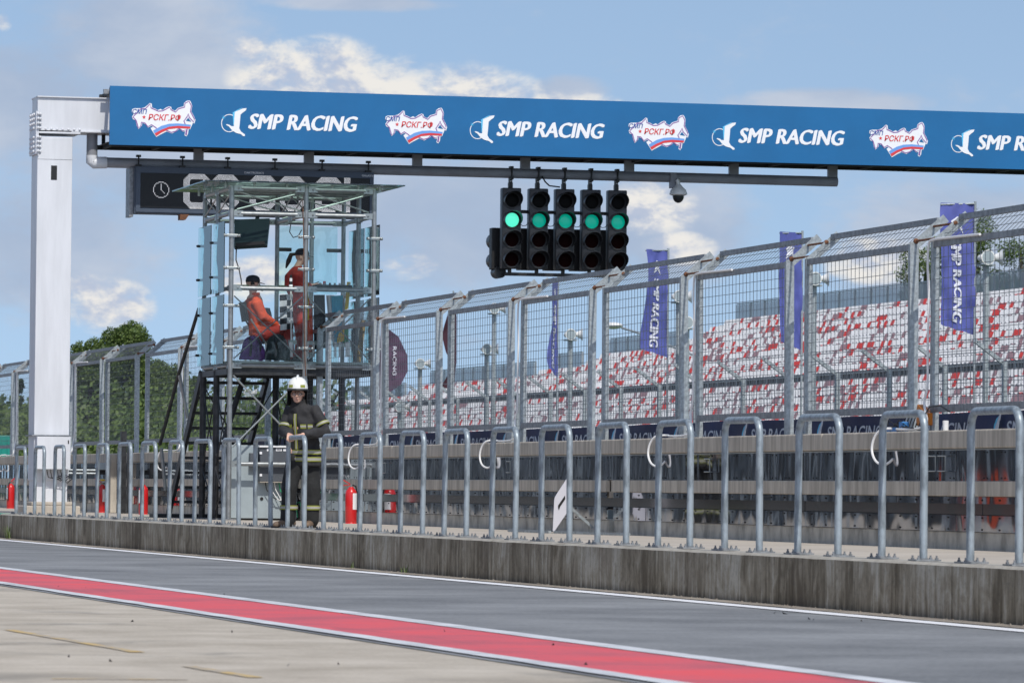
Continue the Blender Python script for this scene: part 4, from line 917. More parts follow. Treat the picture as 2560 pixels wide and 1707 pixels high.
# roof glass
ra, rb_, rc_ = at(2, zRoof, 545, 457), at(2, zRoof, 991, 474), at(2, zRoof, 462, 486)
xa, xb_ = XL - .48, XR + .40
b = MB(); b.box((xa, TY - .35, zRoof), (xb_, TB + .25, zRoof + .018)); b.build('roof_pane', 'glass_roof', bt)
b = MB()
for x in (XL - .1, XL + .35, XM - .3, XM, XM + .4, XR - .25, XR + .08):
    for y in (TY, TMD, TB): b.tube([(x, y, zRoof - .07), (x, y, zRoof - .002)], .02, 8); b.tube([(x, y, zRoof + .018), (x, y, zRoof + .03)], .025, 8)
struct(b.build('roof_fixings', 'bracket', bt, True), 'stuff')
# glazing
def pane(a, b_, m, th=.012):
    q = MB(); q.box(a, b_); q.build('glass_pane', m, bt)
gz = [(zz(924 - 12) , zz(742)), (zz(730), zz(556))]
for z0_, z1_ in ((zFloor + .03, zDesk - .10), (zDesk - .06, zTube2 - .12)):
    for y0_, y1_ in ((TY + .06, TMD - .05), (TMD + .06, TB + .02)): pane((XL - .10, y0_, z0_), (XL - .088, y1_, z1_), 'glass_side')
    for y0_, y1_ in ((TY + .03, TMD - .05), (TMD + .03, TB + .02)): pane((XR + .088, y0_, z0_), (XR + .10, y1_, z1_), 'glass_side')
    for x0_, x1_ in ((XL + .05, XM - .04), (XM + .04, XR - .05)): pane((x0_, TY - .075, z0_), (x1_, TY - .063, z1_ + .1 if z0_ < zDesk - .2 else z1_), 'glass_clear') if z0_ < zDesk - .2 or x0_ > XL + .1 else None
for p0_, p1_ in ((688, 770), (772, 843)): pane((at(1, TB + .06, p0_, 650).x, TB + .06, at(1, TB, 770, 735).z), (at(1, TB + .06, p1_, 650).x, TB + .072, at(1, TB, 770, 566).z), 'glass_teal')
pane((XM + .1, TB + .06, zFloor + .05), (XR - .05, TB + .072, zDesk - .53), 'glass_teal')
b = MB()
for x in (XL, XM, XR):
    for z in (zTube2 - .34, zDesk + .30, zDesk - .27, zFloor + .27):
        q = MB(); q.bevbox((x - .13, TY - .052, z - .022), (x + .13, TY - .038, z + .022), .006); o_ = q.build('glass_clamp', 'bracket', bt); [MB().ball((x + s_ * .10, TY - .07, z), .024, 10, 8).build('clamp_knob', 'bracket', o_, True) for s_ in (-1, 1)]
for y in (TMD, TB):
    for z in (zTube2 - .4, zDesk + .2, zDesk - .35, zFloor + .2): q = MB(); q.bar((XL, y, z), (XL - .11, y, z), .04, .04); q.ball((XL - .115, y, z), .02, 8, 6); q.build('glass_clamp', 'tower_dark', bt)
for x, s_ in ((XM - .02, 1), (XR - .0, -1)):
    for z in (zTube2 - .42, zDesk + .12): q = MB(); q.bevbox((x, TB + .03, z - .03), (x + s_ * .26, TB + .05, z + .03), .01); q.build('glass_clamp', 'tower_dark', bt)
# desk
b = MB(); b.box((XL + .06, TY + .04, zDesk + .04), (XR - .06, TY + .42, zDesk + .052)); b.build('desk_top', 'glass_clear', bt)
# stairs at the back, descending away
st = thing('stairs', 'black metal stairs climbing up to the glass booth', 'stairs', ((XL + XM) / 2, TB + 1.4, PZ))
sx0, sx1 = XL - .02, XM - .12; nst = 10; sy0, sy1 = TB + .12, TB + 2.75
for s_, x in ((0, sx0), (1, sx1)):
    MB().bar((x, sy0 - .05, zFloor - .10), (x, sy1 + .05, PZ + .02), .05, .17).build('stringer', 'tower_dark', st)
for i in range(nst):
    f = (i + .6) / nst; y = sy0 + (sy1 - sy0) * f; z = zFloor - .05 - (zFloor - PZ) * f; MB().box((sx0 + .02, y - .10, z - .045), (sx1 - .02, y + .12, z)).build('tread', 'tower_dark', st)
def P3(px, py, y): return at(1, y, px, py)
b = MB(); b.tube([P3(497, 772, TB + .3), P3(447, 935, TB + 1.3), P3(400, 1110, TB + 2.6)], .03, 8); b.build('handrail', 'tower_dark', st, True)
b = MB(); b.tube([P3(448, 935, TB + 1.3), P3(470, 1045, TB + 1.35)], .028, 8); b.build('handrail_post', 'tower_steel', st, True); b = MB(); b.tube([P3(403, 1120, TB + 2.5), P3(414, 1225, TB + 2.55)], .03, 8); b.build('handrail_post', 'tower_steel', st, True)
b = MB(); b.tube([P3(560, 1100, TB + .2), P3(612, 935, TB + .2)], .045, 8); b.build('brace', 'tower_dark', st, True)
MB().box((sx0 - .25, sy1 - .2, PZ), (sx1 + .1, sy1 + .35, PZ + .06)).build('landing_plate', 'tower_dark', st)
# things inside and on the booth
def hang(a, b_, cols, name, m, label, cat, y, rows=None): pass
def quadcloth(pts, name, m, wob=.02, n=8, parent=None):
    "hanging cloth between four corners tl, tr, br, bl"
    tl, tr, br, bl = [Vector(p) for p in pts]; b = MB(); vs = []
    for j in range(n + 1):
        for i in range(n + 1):
            u, v = i / n, j / n; p = tl.lerp(tr, u).lerp(bl.lerp(br, u), v); p.y += math.sin(u * 9 + v * 2) * wob * (.3 + v); vs.append(p)
    b.add(vs, [(j * (n + 1) + i, j * (n + 1) + i + 1, (j + 1) * (n + 1) + i + 1, (j + 1) * (n + 1) + i) for j in range(n) for i in range(n)]); return b.build(name, m, parent, True)
cf = thing('checkered_flag', 'black and white checkered flag hanging on its stick from the booth desk', 'flag', P3(705, 830, TY + .3))
n = 8; tl, tr, br, bl = P3(699, 737, TY + .3), P3(733, 735, TY + .3), P3(733, 822, TY + .3), P3(701, 826, TY + .3)
b = MB(); vs = []; nx, ny = 8, 24
for j in range(ny + 1):
    for i in range(nx + 1): u, v = i / nx, j / ny; p = tl.lerp(tr, u).lerp(bl.lerp(br, u), v); p.y += math.sin(u * 7 + v * 3) * .03; vs.append(p)
b.add(vs, [(j * (nx + 1) + i, j * (nx + 1) + i + 1, (j + 1) * (nx + 1) + i + 1, (j + 1) * (nx + 1) + i) for j in range(ny) for i in range(nx)])
b.mi = [((i // 4) + (j // 4)) % 2 for j in range(ny) for i in range(nx)]
b.build('cloth', ['black_cloth', 'white_cloth'], cf, True)
b = MB(); b.tube([P3(727, 700, TY + .32), P3(729, 884, TY + .32)], .015, 8); b.build('flag_stick', 'white', cf, True)
def flag(col, pts, stick, label, nm='signal_flag', mstick='white', y=TY + .5):
    t = thing(nm, label, 'flag', P3(*pts[0], y), 'signal flags in the booth'); quadcloth([P3(*p, y) for p in pts], 'cloth', col, .03, parent=t)
    if stick: q = MB(); q.tube([P3(*stick[0], y - .02), P3(*stick[1], y - .02)], .018 if mstick == 'white' else .03, 8); q.build('flag_stick', mstick, t, True)
flag('yellow', [(846, 835), (862, 820), (858, 852), (842, 862)], ((872, 705), (866, 775)), 'yellow signal flag on a thick yellow stick near the right of the booth', mstick='yellow')
flag('green_cloth', [(862, 820), (872, 818), (870, 856), (858, 858)], None, 'green signal flag bundled beside the yellow flag', y=TY + .55)
flag('blue_cloth', [(828, 740), (858, 738), (852, 858), (836, 860)], None, 'sky blue signal flag hanging in the right half of the booth', y=TY + .6)
flag('white_cloth', [(815, 738), (836, 738), (850, 850), (826, 850)], ((822, 738), (834, 862)), 'white signal flag hanging between the standing marshal and the blue flag', y=TY + .65)
flag('orange', [(768, 760), (780, 760), (783, 880), (771, 880)], ((766, 705), (768, 800)), 'red and orange signal flag beside the middle post of the booth', mstick='yellow')
flag('black_cloth', [(784, 737), (812, 737), (818, 800), (810, 880), (788, 880), (780, 800)][:2] + [(815, 870), (786, 874)], None, 'black signal flag hanging right of the middle post of the booth', y=TY + .45)
fr_ = thing('flag_rack', 'pale plastic rack holding short white flag sticks on the booth floor', 'flag rack', P3(740, 900, TY + .35))
for (xa_, xb__), yy in (((722, 740), 855), ((766, 802), 857), ((833, 875), 862)):
    A, B_ = P3(xa_, yy, TY + .35), P3(xb__, yy + 1, TY + .35); MB().box((A.x, A.y - .05, A.z - .03), (B_.x, A.y + .05, A.z + .03)).build('rack_bar', 'deck', fr_)
for px in (724, 729, 769, 784, 795, 838, 850, 866, 871):
    q = MB(); q.tube([P3(px, 855, TY + .30), P3(px, 892, TY + .30)], .017, 6); q.build('stick', 'white', fr_, True)
a_ = P3(785, 712, TY + .2); c_ = P3(876, 723, TY + .2)
mx_ = thing('control_console', 'black control console with rows of knobs on the booth desk', 'console', ((a_.x + c_.x) / 2, TY + .2, c_.z))
MB().bevbox((a_.x, TY + .06, c_.z + .01), (c_.x, TY + .34, a_.z), .01).build('body', 'darkgreen', mx_)
for i in range(9): q = MB(); q.tube([(a_.x + .08 + i * .075, TY + .12, a_.z), (a_.x + .08 + i * .075, TY + .12, a_.z + .03)], .016, 8); q.build('knob', 'bracket' if i != 2 else 'black', mx_)
q = MB(); q.tube([P3(811, 711, TY + .14), P3(811, 703, TY + .14)], .022, 10); q.build('knob', 'red_ext', mx_, True)
b = MB(); b.cbox(P3(660, 722, TY + .2) + Vector((0, 0, -.0)), (.42, .22, .012)); b.cbox(P3(680, 719, TY + .2), (.14, .18, .02), Matrix.Rotation(.2, 3, 'Z')); tag(b.build('papers', 'white'), 'loose white papers on the left of the booth desk', 'papers')
b = thing('bottle', 'striped water bottle on the booth desk left of the middle post', 'bottle', P3(727, 718, TY + .15)); q = MB(); p = P3(727, 720, TY + .15)
for k_, m_ in enumerate(('white', 'black', 'white', 'black')): qq = MB(); qq.tube([p + Vector((0, 0, .05 * k_)), p + Vector((0, 0, .05 * k_ + .05))], .03 - .004 * k_, 10); qq.build('band', m_, b, True)
mo = thing('monitor', 'tilted dark monitor hung under the booth roof at the left', 'monitor', P3(630, 580, TY + .7))
pp = [P3(586, 549, TY + .9), P3(674, 546, TY + .7), P3(667, 612, TY + .3), P3(585, 617, TY + .5)]
b = MB(); nrm = (pp[1] - pp[0]).cross(pp[3] - pp[0]).normalized(); b.poly(pp, -nrm if nrm.y > 0 else nrm, .06); b.build('screen', 'monitor', mo)
b = MB(); b.bar(P3(590, 612, TY + .42), P3(662, 607, TY + .26), .05, .05); b.build('lower_bezel', 'black', mo); b = MB(); b.tube([P3(625, 575, TY + .7), P3(640, 556, TY + .8), P3(645, 540, TY + .9)], .03, 8); b.build('arm', 'tower_dark', mo)
b = MB(); b.tube([P3(591, 618, TY + .5), P3(590, 650, TY + .4), P3(598, 675, TY + .3), P3(603, 700, TY + .2), P3(604, 718, TY + .15)], .010, 6); tag(b.build('cable', 'black'), 'thin black cable hanging from the monitor down to the desk', 'cable')
b = MB(); b.tube([P3(727, 560, TY), P3(724, 580, TY), P3(733, 594, TY), P3(746, 590, TY), P3(754, 575, TY)], .008, 6); tag(b.build('cable', 'black'), 'looped black cable left of the middle post under the booth roof', 'cable')
b = MB(); b.tube([P3(757, 500, TY - .05), P3(761, 700, TY - .06), P3(762, 880, TY - .06), P3(764, 940, TY - .06)], .007, 5); tag(b.build('cable', 'rust'), 'brown cable taped down the middle post of the booth', 'cable')
def backpack(pts, m, label, y):
    cx_ = sum(p[0] for p in pts) / 4; t = thing('backpack', label, 'backpack', P3(cx_, pts[3][1], y))
    tl, tr, br, bl = [P3(*p, y) for p in pts]; b = MB(); n = 8; L = []
    for j in range(n + 1):
        v = j / n; l, r_ = bl.lerp(tl, v), br.lerp(tr, v); c = (l + r_) / 2; w_ = (r_ - l).length / 2 * (1 if v < .75 else math.sqrt(max(.05, 1 - ((v - .75) / .27) ** 2))); L.append((c, w_, .17 * (1 - .4 * v)))
    b.rings(L, 16); b.build('bag', m, t, True)
    b = MB(); c = (tl + br) / 2 + Vector((.05, -.17, -.08)); b.ball(c, ((tr - tl).length * .3, .07, .13), 12, 8); b.build('pocket', m, t, True)
    for s_ in (-.25, .3): b = MB(); w_ = (tr - tl).length * s_; q0 = (tl + tr) / 2 + Vector((w_, -.08, -.03)); q1 = (bl + br) / 2 + Vector((w_ * 1.2, -.2, .05)); b.tube([q0, q0.lerp(q1, .4) + Vector((0, -.12, 0)), q1], .018, 6); b.build('strap', 'black', t, True)
backpack([(612, 842), (650, 838), (664, 898), (597, 900)], 'purple', 'purple backpack on the booth floor behind the seated marshal', TY + .25)
backpack([(672, 838), (712, 834), (728, 900), (660, 900)], 'darkgreen', 'dark green backpack on the booth floor right of the purple one', TY + .32)
b = MB(); b.add([P3(903, 800, TY + .8), P3(915, 800, TY + .8), P3(903, 905, TY + .5), P3(892, 905, TY + .5)], [(0, 1, 2, 3)]); b.v += [(v[0], v[1] + .03, v[2]) for v in b.v]; b.f += [(7, 6, 5, 4), (0, 4, 5, 1), (1, 5, 6, 2), (2, 6, 7, 3), (3, 7, 4, 0)]; b.mi += [0] * 5
tag(b.build('leaning_board', 'brownboard'), 'narrow brown board leaning at the right end of the booth', 'board')

# ================================================================== PEOPLE
def limb(b, pts, rs, n=12):
    "tapered closed tube with rounded ends"
    pts = [Vector(p) for p in pts]; P_, Q = [], []
    d0 = (pts[0] - pts[1]).normalized(); d1 = (pts[-1] - pts[-2]).normalized()
    P_ += [pts[0] + d0 * rs[0] * .95, pts[0] + d0 * rs[0] * .6]; Q += [rs[0] * .3, rs[0] * .8]
    for i in range(len(pts)): P_.append(pts[i]); Q.append(rs[i])
    P_ += [pts[-1] + d1 * rs[-1] * .6, pts[-1] + d1 * rs[-1] * .95]; Q += [rs[-1] * .8, rs[-1] * .3]
    b.tube(P_, Q, n)
def hand(b, wrist, direction, palm_n, side, curl=.5, s=1.0):
    "palm, four fingers of unequal length bending at the knuckles, and a thumb leaving the side of the palm"
    d = Vector(direction).normalized(); nrm = Vector(palm_n); nrm = (nrm - d * nrm.dot(d)).normalized(); sd = d.cross(nrm).normalized() * side; w = Vector(wrist)
    for k_ in (-1.3, -.45, .45, 1.3): limb(b, [w + d * .01 * s + sd * k_ * .012 * s, w + d * .085 * s + sd * k_ * .021 * s], [.017 * s, .013 * s], 8)
    L = [.062, .078, .074, .06]
    for k_ in range(4):
        base = w + d * .09 * s + sd * (1.5 - k_) * .021 * s; p = base; dd = d.copy(); pts = [p]
        for seg, fr in ((.45, .9), (.33, 1.0), (.22, .8)): dd = (dd * math.cos(curl * fr) + nrm * math.sin(curl * fr)).normalized(); p = p + dd * L[k_] * 1.15 * seg * s; pts.append(p)
        limb(b, pts, [.0098 * s, .009 * s, .0083 * s, .0072 * s], 8)
    t0 = w + d * .03 * s + sd * .034 * s; t1 = t0 + (d * .7 + sd * .7).normalized() * .035 * s; t2 = t1 + (d * .85 + sd * .25 + nrm * .5).normalized() * .035 * s
    limb(b, [w + d * .02 * s + sd * .015 * s, t0, t1, t2], [.014 * s, .0125 * s, .011 * s, .009 * s], 8)
def head(b, c, face, s=1.0):
    "skull, jaw, nose, lips, brow and ears; c = centre of the head, face = horizontal looking direction"
    f = Vector((face[0], face[1], 0)).normalized(); r_ = Vector((-f.y, f.x, 0)); u = Vector((0, 0, 1)); c = Vector(c)
    def e(o_, rad, n=16, m=12):
        q = MB().ball((0, 0, 0), rad, n, m); b.add([c + f * (v[1] + o_[1]) * s + r_ * (v[0] + o_[0]) * s + u * (v[2] + o_[2]) * s for v in q.v], q.f)
    e((0, -.012, .025), (.075, .095, .095)); e((0, .022, -.03), (.062, .070, .085)); e((0, .052, -.082), (.034, .030, .028)); e((0, .04, -.055), (.050, .045, .045))
    e((0, .088, .012), (.052, .014, .012)); e((0, .100, -.018), (.013, .022, .030), 10, 8); e((0, .108, -.030), (.018, .014, .012), 10, 8)
    e((0, .086, -.058), (.024, .012, .007), 10, 6); e((0, .083, -.068), (.021, .012, .006), 10, 6)
    for k_ in (-1, 1): e((k_ * .043, .058, -.022), (.026, .028, .026), 10, 8); e((k_ * .078, -.008, -.008), (.012, .022, .034), 10, 8)
    return f, r_, u, c
def face_bits(t, c, f, r_, u, s=1.0, glasses=False, brow='boot'):
    for k_ in (-1, 1):
        q = MB().ball(c + f * .085 * s + r_ * k_ * .031 * s + u * -.002 * s, .0125 * s, 10, 8); o_ = q.build('eye', 'white', t, True)
        q = MB().ball(c + f * .0955 * s + r_ * k_ * .030 * s + u * -.002 * s, .006 * s, 8, 6); q.build('iris', 'black', o_, True)
        q = MB(); q.tube([c + f * .098 * s + r_ * k_ * .014 * s + u * .018 * s, c + f * .096 * s + r_ * k_ * .034 * s + u * .022 * s, c + f * .086 * s + r_ * k_ * .05 * s + u * .016 * s], .0035 * s, 6); q.build('eyebrow', brow, t)
    q = MB(); q.tube([c + f * .094 * s - r_ * .020 * s - u * .0625 * s, c + f * .100 * s - u * .063 * s, c + f * .094 * s + r_ * .020 * s - u * .0625 * s], .0042 * s, 6); q.build('mouth', 'lips', t)
    if glasses:
        q = MB()
        for k_ in (-1, 1):
            cc = c + f * .112 * s + r_ * k_ * .033 * s; ring = [cc + r_ * math.cos(a) * .027 * s + u * math.sin(a) * .018 * s for a in [i * math.pi / 6 for i in range(13)]]; q.tube(ring, .0028 * s, 5, cap=False)
            q.tube([cc + r_ * k_ * .027 * s, c + r_ * k_ * .078 * s], .0025 * s, 5)
        q.tube([c + f * .113 * s - r_ * .007 * s, c + f * .113 * s + r_ * .007 * s], .003 * s, 5); q.build('glasses', 'black', t)
M['lips'] = mat('lips', (.34, .12, .10), .5); M['hair_dark'] = mat('dark_hair', (.03, .022, .018), .6)
# --- the firefighter at the rails
FP0 = Vector((12.24, 57.69, PZ + .004))
FF = thing('person', 'firefighter in black turnout gear and white helmet leaning on the hoop rail', 'person', FP0)
def wp(x, y, z): return FP0 + Vector((x, y, z))
shL, elL, wrL = wp(.145, -.14, 1.45), wp(.245, -.24, 1.205), wp(-.07, -.40, 1.155)
shR, elR, wrR = wp(-.13, .11, 1.45), wp(-.215, .02, 1.19), wp(-.205, -.24, 1.165)
hc = wp(-.075, -.10, 1.665); lookd = (-.30, -.95)
b = MB(); f, r_, u, c = head(b, hc, lookd)
limb(b, [wp(-.02, -.02, 1.40), wp(-.045, -.06, 1.55), hc + Vector((.01, .02, -.03))], [.07, .058, .055])
limb(b, [wp(0, 0, 1.0), wp(0, -.02, 1.25), wp(-.01, -.03, 1.40)], [.13, .15, .13])
for a_, e_, w_ in ((shL, elL, wrL), (shR, elR, wrR)): limb(b, [wp(0, -.02, 1.40), a_, e_, w_], [.08, .05, .042, .028])
for sx, fx in ((-.09, -.155), (.10, .135)): limb(b, [wp(sx, .02, .95), wp(fx, .0, .5), wp(fx, .05, .1)], [.09, .06, .045])
hand(b, wrL, (-.93, -.30, -.10), (0, 0, -1), -1, .62, 1.02); hand(b, wrR, (-.10, -.80, -.22), (-.2, 0, -1), 1, .60, 1.02)
remeshed(b, 'body', 'skin', FF, .0055, 3)
face_bits(FF, c, f, r_, u, 1.0, glasses=True)
def wob(b, amp, sc, seed=0):
    b.v = [tuple(Vector(v) + noise.noise_vector(Vector(v) * sc + Vector((seed, 0, 0))) * amp) for v in b.v]
yaw = R(-42)
b = MB(); TR_ = [(wp(.055, .02, .775), .215, .175, yaw), (wp(.055, .02, .80), .225, .185, yaw), (wp(.045, .01, .92), .215, .175, yaw), (wp(.03, 0, 1.05), .200, .160, yaw), (wp(.015, -.02, 1.20), .208, .160, yaw), (wp(.0, -.03, 1.34), .212, .155, yaw), (wp(-.005, -.035, 1.44), .19, .14, yaw), (wp(-.02, -.045, 1.51), .14, .115, yaw), (wp(-.04, -.06, 1.555), .095, .09, yaw), (wp(-.055, -.07, 1.60), .088, .085, yaw)]
TRd = []
for i in range(len(TR_) - 1):
    for t in (0, .25, .5, .75): p, q = TR_[i], TR_[i + 1]; TRd.append((p[0].lerp(q[0], t), p[1] + (q[1] - p[1]) * t, p[2] + (q[2] - p[2]) * t, yaw))
TRd.append(TR_[-1]); b.rings(TRd, 28); 
limb(b, [wp(.03, -.04, 1.42), shL, shL.lerp(elL, .5) + Vector((.010, 0, 0)), elL + Vector((.010, 0, -.01)), elL.lerp(wrL, .5) + Vector((0, 0, -.005)), elL.lerp(wrL, .86)], [.095, .090, .080, .078, .070, .058], 18)
limb(b, [wp(-.05, -.02, 1.42), shR, shR.lerp(elR, .5), elR, elR.lerp(wrR, .5), elR.lerp(wrR, .86)], [.10, .095, .084, .080, .072, .062], 18)
wob(b, .020, 9); wob(b, .014, 20, 5)
jk = remeshed(b, 'turnout_jacket', 'turnout', FF, .010, 3)
def band(b_, c, rx, ry, yw, z0, z1, n=36, a0=0, a1=360):
    vs = []
    for i in range(n + 1):
        a = R(a0 + (a1 - a0) * i / n); w = noise.noise(Vector((a * 2, z0 * 9, 0))) * .006
        x, y = (rx + w) * math.cos(a), (ry + w) * math.sin(a)
        for z in (z0, z1): vs.append(Vector((c[0] + x * math.cos(yw) - y * math.sin(yw), c[1] + x * math.sin(yw) + y * math.cos(yw), z + w)))
    b_.add(vs, [(2 * i, 2 * i + 2, 2 * i + 3, 2 * i + 1) for i in range(n)])
def tape(c, rx, ry, yw, zc_, par, h=.052, tilt=None):
    q = MB(); band(q, c, rx + .002, ry + .002, yw, zc_ - h / 2, zc_ + h / 2); o_ = q.build('lime_tape', 'lime', par, True); q = MB(); band(q, c, rx + .006, ry + .006, yw, zc_ - h * .27, zc_ + h * .27); q.build('silver_tape', 'reflective', o_, True)
c_ = wp(.05, .015, 0); tape(c_, .231, .190, yaw, FP0.z + .855, jk, .058); tape(c_, .227, .187, yaw, FP0.z + .945, jk, .058)
def armband(p, d, r, par, h=.05):
    d = Vector(d).normalized(); q = MB(); q.tube([p - d * h / 2, p + d * h / 2], r, 22, cap=False); o_ = q.build('lime_tape', 'lime', par, True); q = MB(); q.tube([p - d * h * .26, p + d * h * .26], r + .004, 22, cap=False); q.build('silver_tape', 'reflective', o_, True)
armband(shL.lerp(elL, .66) + Vector((.012, 0, 0)), elL - shL, .090, jk, .042); armband(shR.lerp(elR, .72), elR - shR, .088, jk, .04)
fr2 = Vector((-.42, -.907, 0)); sd2 = Vector((.907, -.42, 0))
def chest(u0, u1, z0, z1, m, par, off=.0, n=6):
    q = MB(); vs = []
    for j in range(n + 1):
        z = z0 + (z1 - z0) * j / n; k_ = min(range(len(TRd)), key=lambda i: abs(TRd[i][0].z - FP0.z - z)); cc, rx, ry, _ = TRd[k_]
        for uu in (u0, u1): a = -math.pi / 2 + uu; x, y = (rx + .012 + off) * math.cos(a), (ry + .012 + off) * math.sin(a); vs.append(Vector((cc.x + x * math.cos(yaw) - y * math.sin(yaw), cc.y + x * math.sin(yaw) + y * math.cos(yaw), FP0.z + z)))
    q.add(vs, [(2 * j, 2 * j + 1, 2 * j + 3, 2 * j + 2) for j in range(n)]); return q.build('lime_tape' if m == 'lime' else 'silver_tape', m, par, True)
chest(-.14, .06, .98, 1.42, 'lime', jk); chest(-.08, .0, .98, 1.42, 'reflective', jk, .003)
chest(.28, .62, 1.235, 1.29, 'lime', jk); chest(.28, .62, 1.25, 1.275, 'reflective', jk, .003); chest(-.5, -.28, 1.235, 1.29, 'lime', jk); chest(.72, 1.05, 1.235, 1.29, 'lime', jk); chest(.72, 1.05, 1.25, 1.275, 'reflective', jk, .003)
b = MB(); kL, kR = wp(.135, -.03, .50), wp(-.15, -.02, .50)
for hp, kn, an in ((wp(.12, .02, .86), kL, wp(.135, .04, .09)), (wp(-.06, .0, .86), kR, wp(-.155, .02, .09))):
    limb(b, [hp, hp.lerp(kn, .5), kn, kn.lerp(an, .5), an], [.125, .108, .098, .096, .104], 20)
b.ball(wp(.03, .02, .85), (.19, .15, .14), 18, 12); wob(b, .018, 8, 3); wob(b, .010, 20, 9)
tr = remeshed(b, 'turnout_trousers', 'turnout_dark', FF, .011, 3)
for kn, an in ((kL, wp(.135, .04, .09)), (kR, wp(-.155, .02, .09))): armband(kn.lerp(an, .60), (0, 0, 1), .112, tr, .055)
for (x, y), d in (((.135, .03), (-.45, -.9)), ((-.165, .0), (-.95, -.32))):
    d = Vector((*d, 0)).normalized(); q = MB(); limb(q, [wp(x, y, .06) - d * .06, wp(x, y, .05) + d * .06, wp(x, y, .035) + d * .17], [.055, .052, .042], 14); limb(q, [wp(x, y, .16), wp(x, y, .05)], [.055, .055], 14); o_ = remeshed(q, 'boot', 'boot', FF, .009, 2)
    q = MB(); q.bar(wp(x, y, .010) - d * .11, wp(x, y, .010) + d * .21, .10, .02); q.build('sole', 'black', o_)
# helmet
hp_ = hc + Vector((0, .005, .062)); f3 = Vector((lookd[0], lookd[1], 0)).normalized(); ya = math.atan2(f3.y, f3.x)
hm = [((hp_ + Vector((0, 0, z))), rx, ry, ya) for z, rx, ry in [(-.005, .148, .128), (.02, .146, .127), (.06, .138, .121), (.10, .118, .106), (.13, .088, .080), (.148, .05, .046), (.153, .012, .012)]]
b = MB(); b.rings(hm, 28); ho = b.build('helmet', 'helmet_white', FF, 60)
b = MB(); b.tube([hp_ + f3 * .125 + Vector((0, 0, .075)), hp_ + f3 * .08 + Vector((0, 0, .142)), hp_ + Vector((0, 0, .165)), hp_ - f3 * .08 + Vector((0, 0, .142)), hp_ - f3 * .125 + Vector((0, 0, .075))], [.008, .014, .016, .014, .008], 10); b.build('crest', 'helmet_white', ho, True)
b = MB(); b.rings([(hp_ + f3 * .012 + Vector((0, 0, z)), rx, ry, ya) for z, rx, ry in [(-.022, .160, .134), (-.015, .166, .137), (.004, .152, .131)]], 28); b.build('rim', 'black', ho, 50)
for a0_ in (-52, 22):
    q = MB(); vs = []
    for i in range(7):
        a = ya + R(a0_ + i * 5)
        for z, k_ in ((.018, 1.0), (.052, .965)): vs.append(hp_ + Vector((math.cos(a) * .150 * k_, math.sin(a) * .150 * k_, z)) * 1.0)
    vs = [hp_ + Vector(((v - hp_).dot(f3) * f3.x * 1.005 + (v - hp_).dot(Vector((-f3.y, f3.x, 0))) * -f3.y * .87, (v - hp_).dot(f3) * f3.y * 1.005 + (v - hp_).dot(Vector((-f3.y, f3.x, 0))) * f3.x * .87, (v - hp_).z)) for v in vs]
    q.add(vs, [(2 * i, 2 * i + 2, 2 * i + 3, 2 * i + 1) for i in range(6)]); q.build('lime_patch', 'lime', ho)
b = MB(); vs = []; n = 22
for i in range(n + 1):
    a = ya + R(74 + (286 - 74) * i / n)
    for z, k_ in ((-.01, 1.0), (-.09, .96), (-.15, .95), (-.205, 1.0)): vs.append(hp_ + Vector((math.cos(a) * .132 * k_, math.sin(a) * .128 * k_, z + (0 if abs(i - n / 2) < n * .4 else .03 * (k_ > 1.02)))))
vs += [v + (hp_ - v).normalized() * .008 for v in vs]; m_ = (n + 1) * 4
b.add(vs, [(4 * i + j, 4 * i + 4 + j, 4 * i + 5 + j, 4 * i + 1 + j) for i in range(n) for j in range(3)] + [(m_ + 4 * i + 1 + j, m_ + 4 * i + 5 + j, m_ + 4 * i + 4 + j, m_ + 4 * i + j) for i in range(n) for j in range(3)]); b.build('neck_flap', 'turnout_dark', ho, True)
b = MB(); sr = Vector((-f3.y, f3.x, 0))
for k_ in (-1, 1): b.tube([hp_ + sr * k_ * .108 + Vector((0, 0, -.02)), hc + sr * k_ * .072 + f3 * .02 - Vector((0, 0, .08)), hc + f3 * .045 - Vector((0, 0, .115))], .006, 6)
b.build('chin_strap', 'black', ho)

# --- two marshals in the booth
def cap(t, c, f, brim=True, m='black_cloth', s=1.0):
    ya_ = math.atan2(f.y, f.x); b = MB(); b.rings([(c + Vector((0, 0, z)), rx * s, ry * s, ya_) for z, rx, ry in [(.028, .110, .092), (.06, .112, .094), (.10, .100, .086), (.128, .066, .060), (.138, .02, .02)]], 20); o_ = b.build('cap', m, t, 60)
    b = MB(); sd_ = Vector((-f.y, f.x, 0)); P_ = []
    for i in range(9): a = R(-70 + i * 17.5); P_.append(c + f * (.07 + .115 * math.cos(a)) + sd_ * .08 * math.sin(a) + Vector((0, 0, .035 - .03 * math.cos(a))))
    P_ += [c + f * .08 + sd_ * .078 + Vector((0, 0, .04)), c + f * .08 - sd_ * .078 + Vector((0, 0, .04))][::1]; b.poly(P_, (0, 0, 1), .008); b.build('peak', m, o_)
    return o_
M_S = thing('person', 'seated marshal in orange jacket and dark cap inside the glass booth', 'person', (at(1, 71.1, 655, 880).x, 71.1, zFloor + .075))
def sp(px, py, y=71.1): return at(1, y, px, py)
sc_ = 1.0; hcS = sp(632, 710); fS = (.98, -.2)
shS, hipS, knS, anS, ftS = sp(636, 752), sp(652, 832), sp(716, 822), sp(722, 892), sp(736, 899)
b = MB(); f, r_, u, c = head(b, hcS, fS); limb(b, [shS + Vector((0, 0, -.02)), hcS - Vector((.01, 0, .06))], [.06, .055]); limb(b, [hipS, shS], [.12, .13])
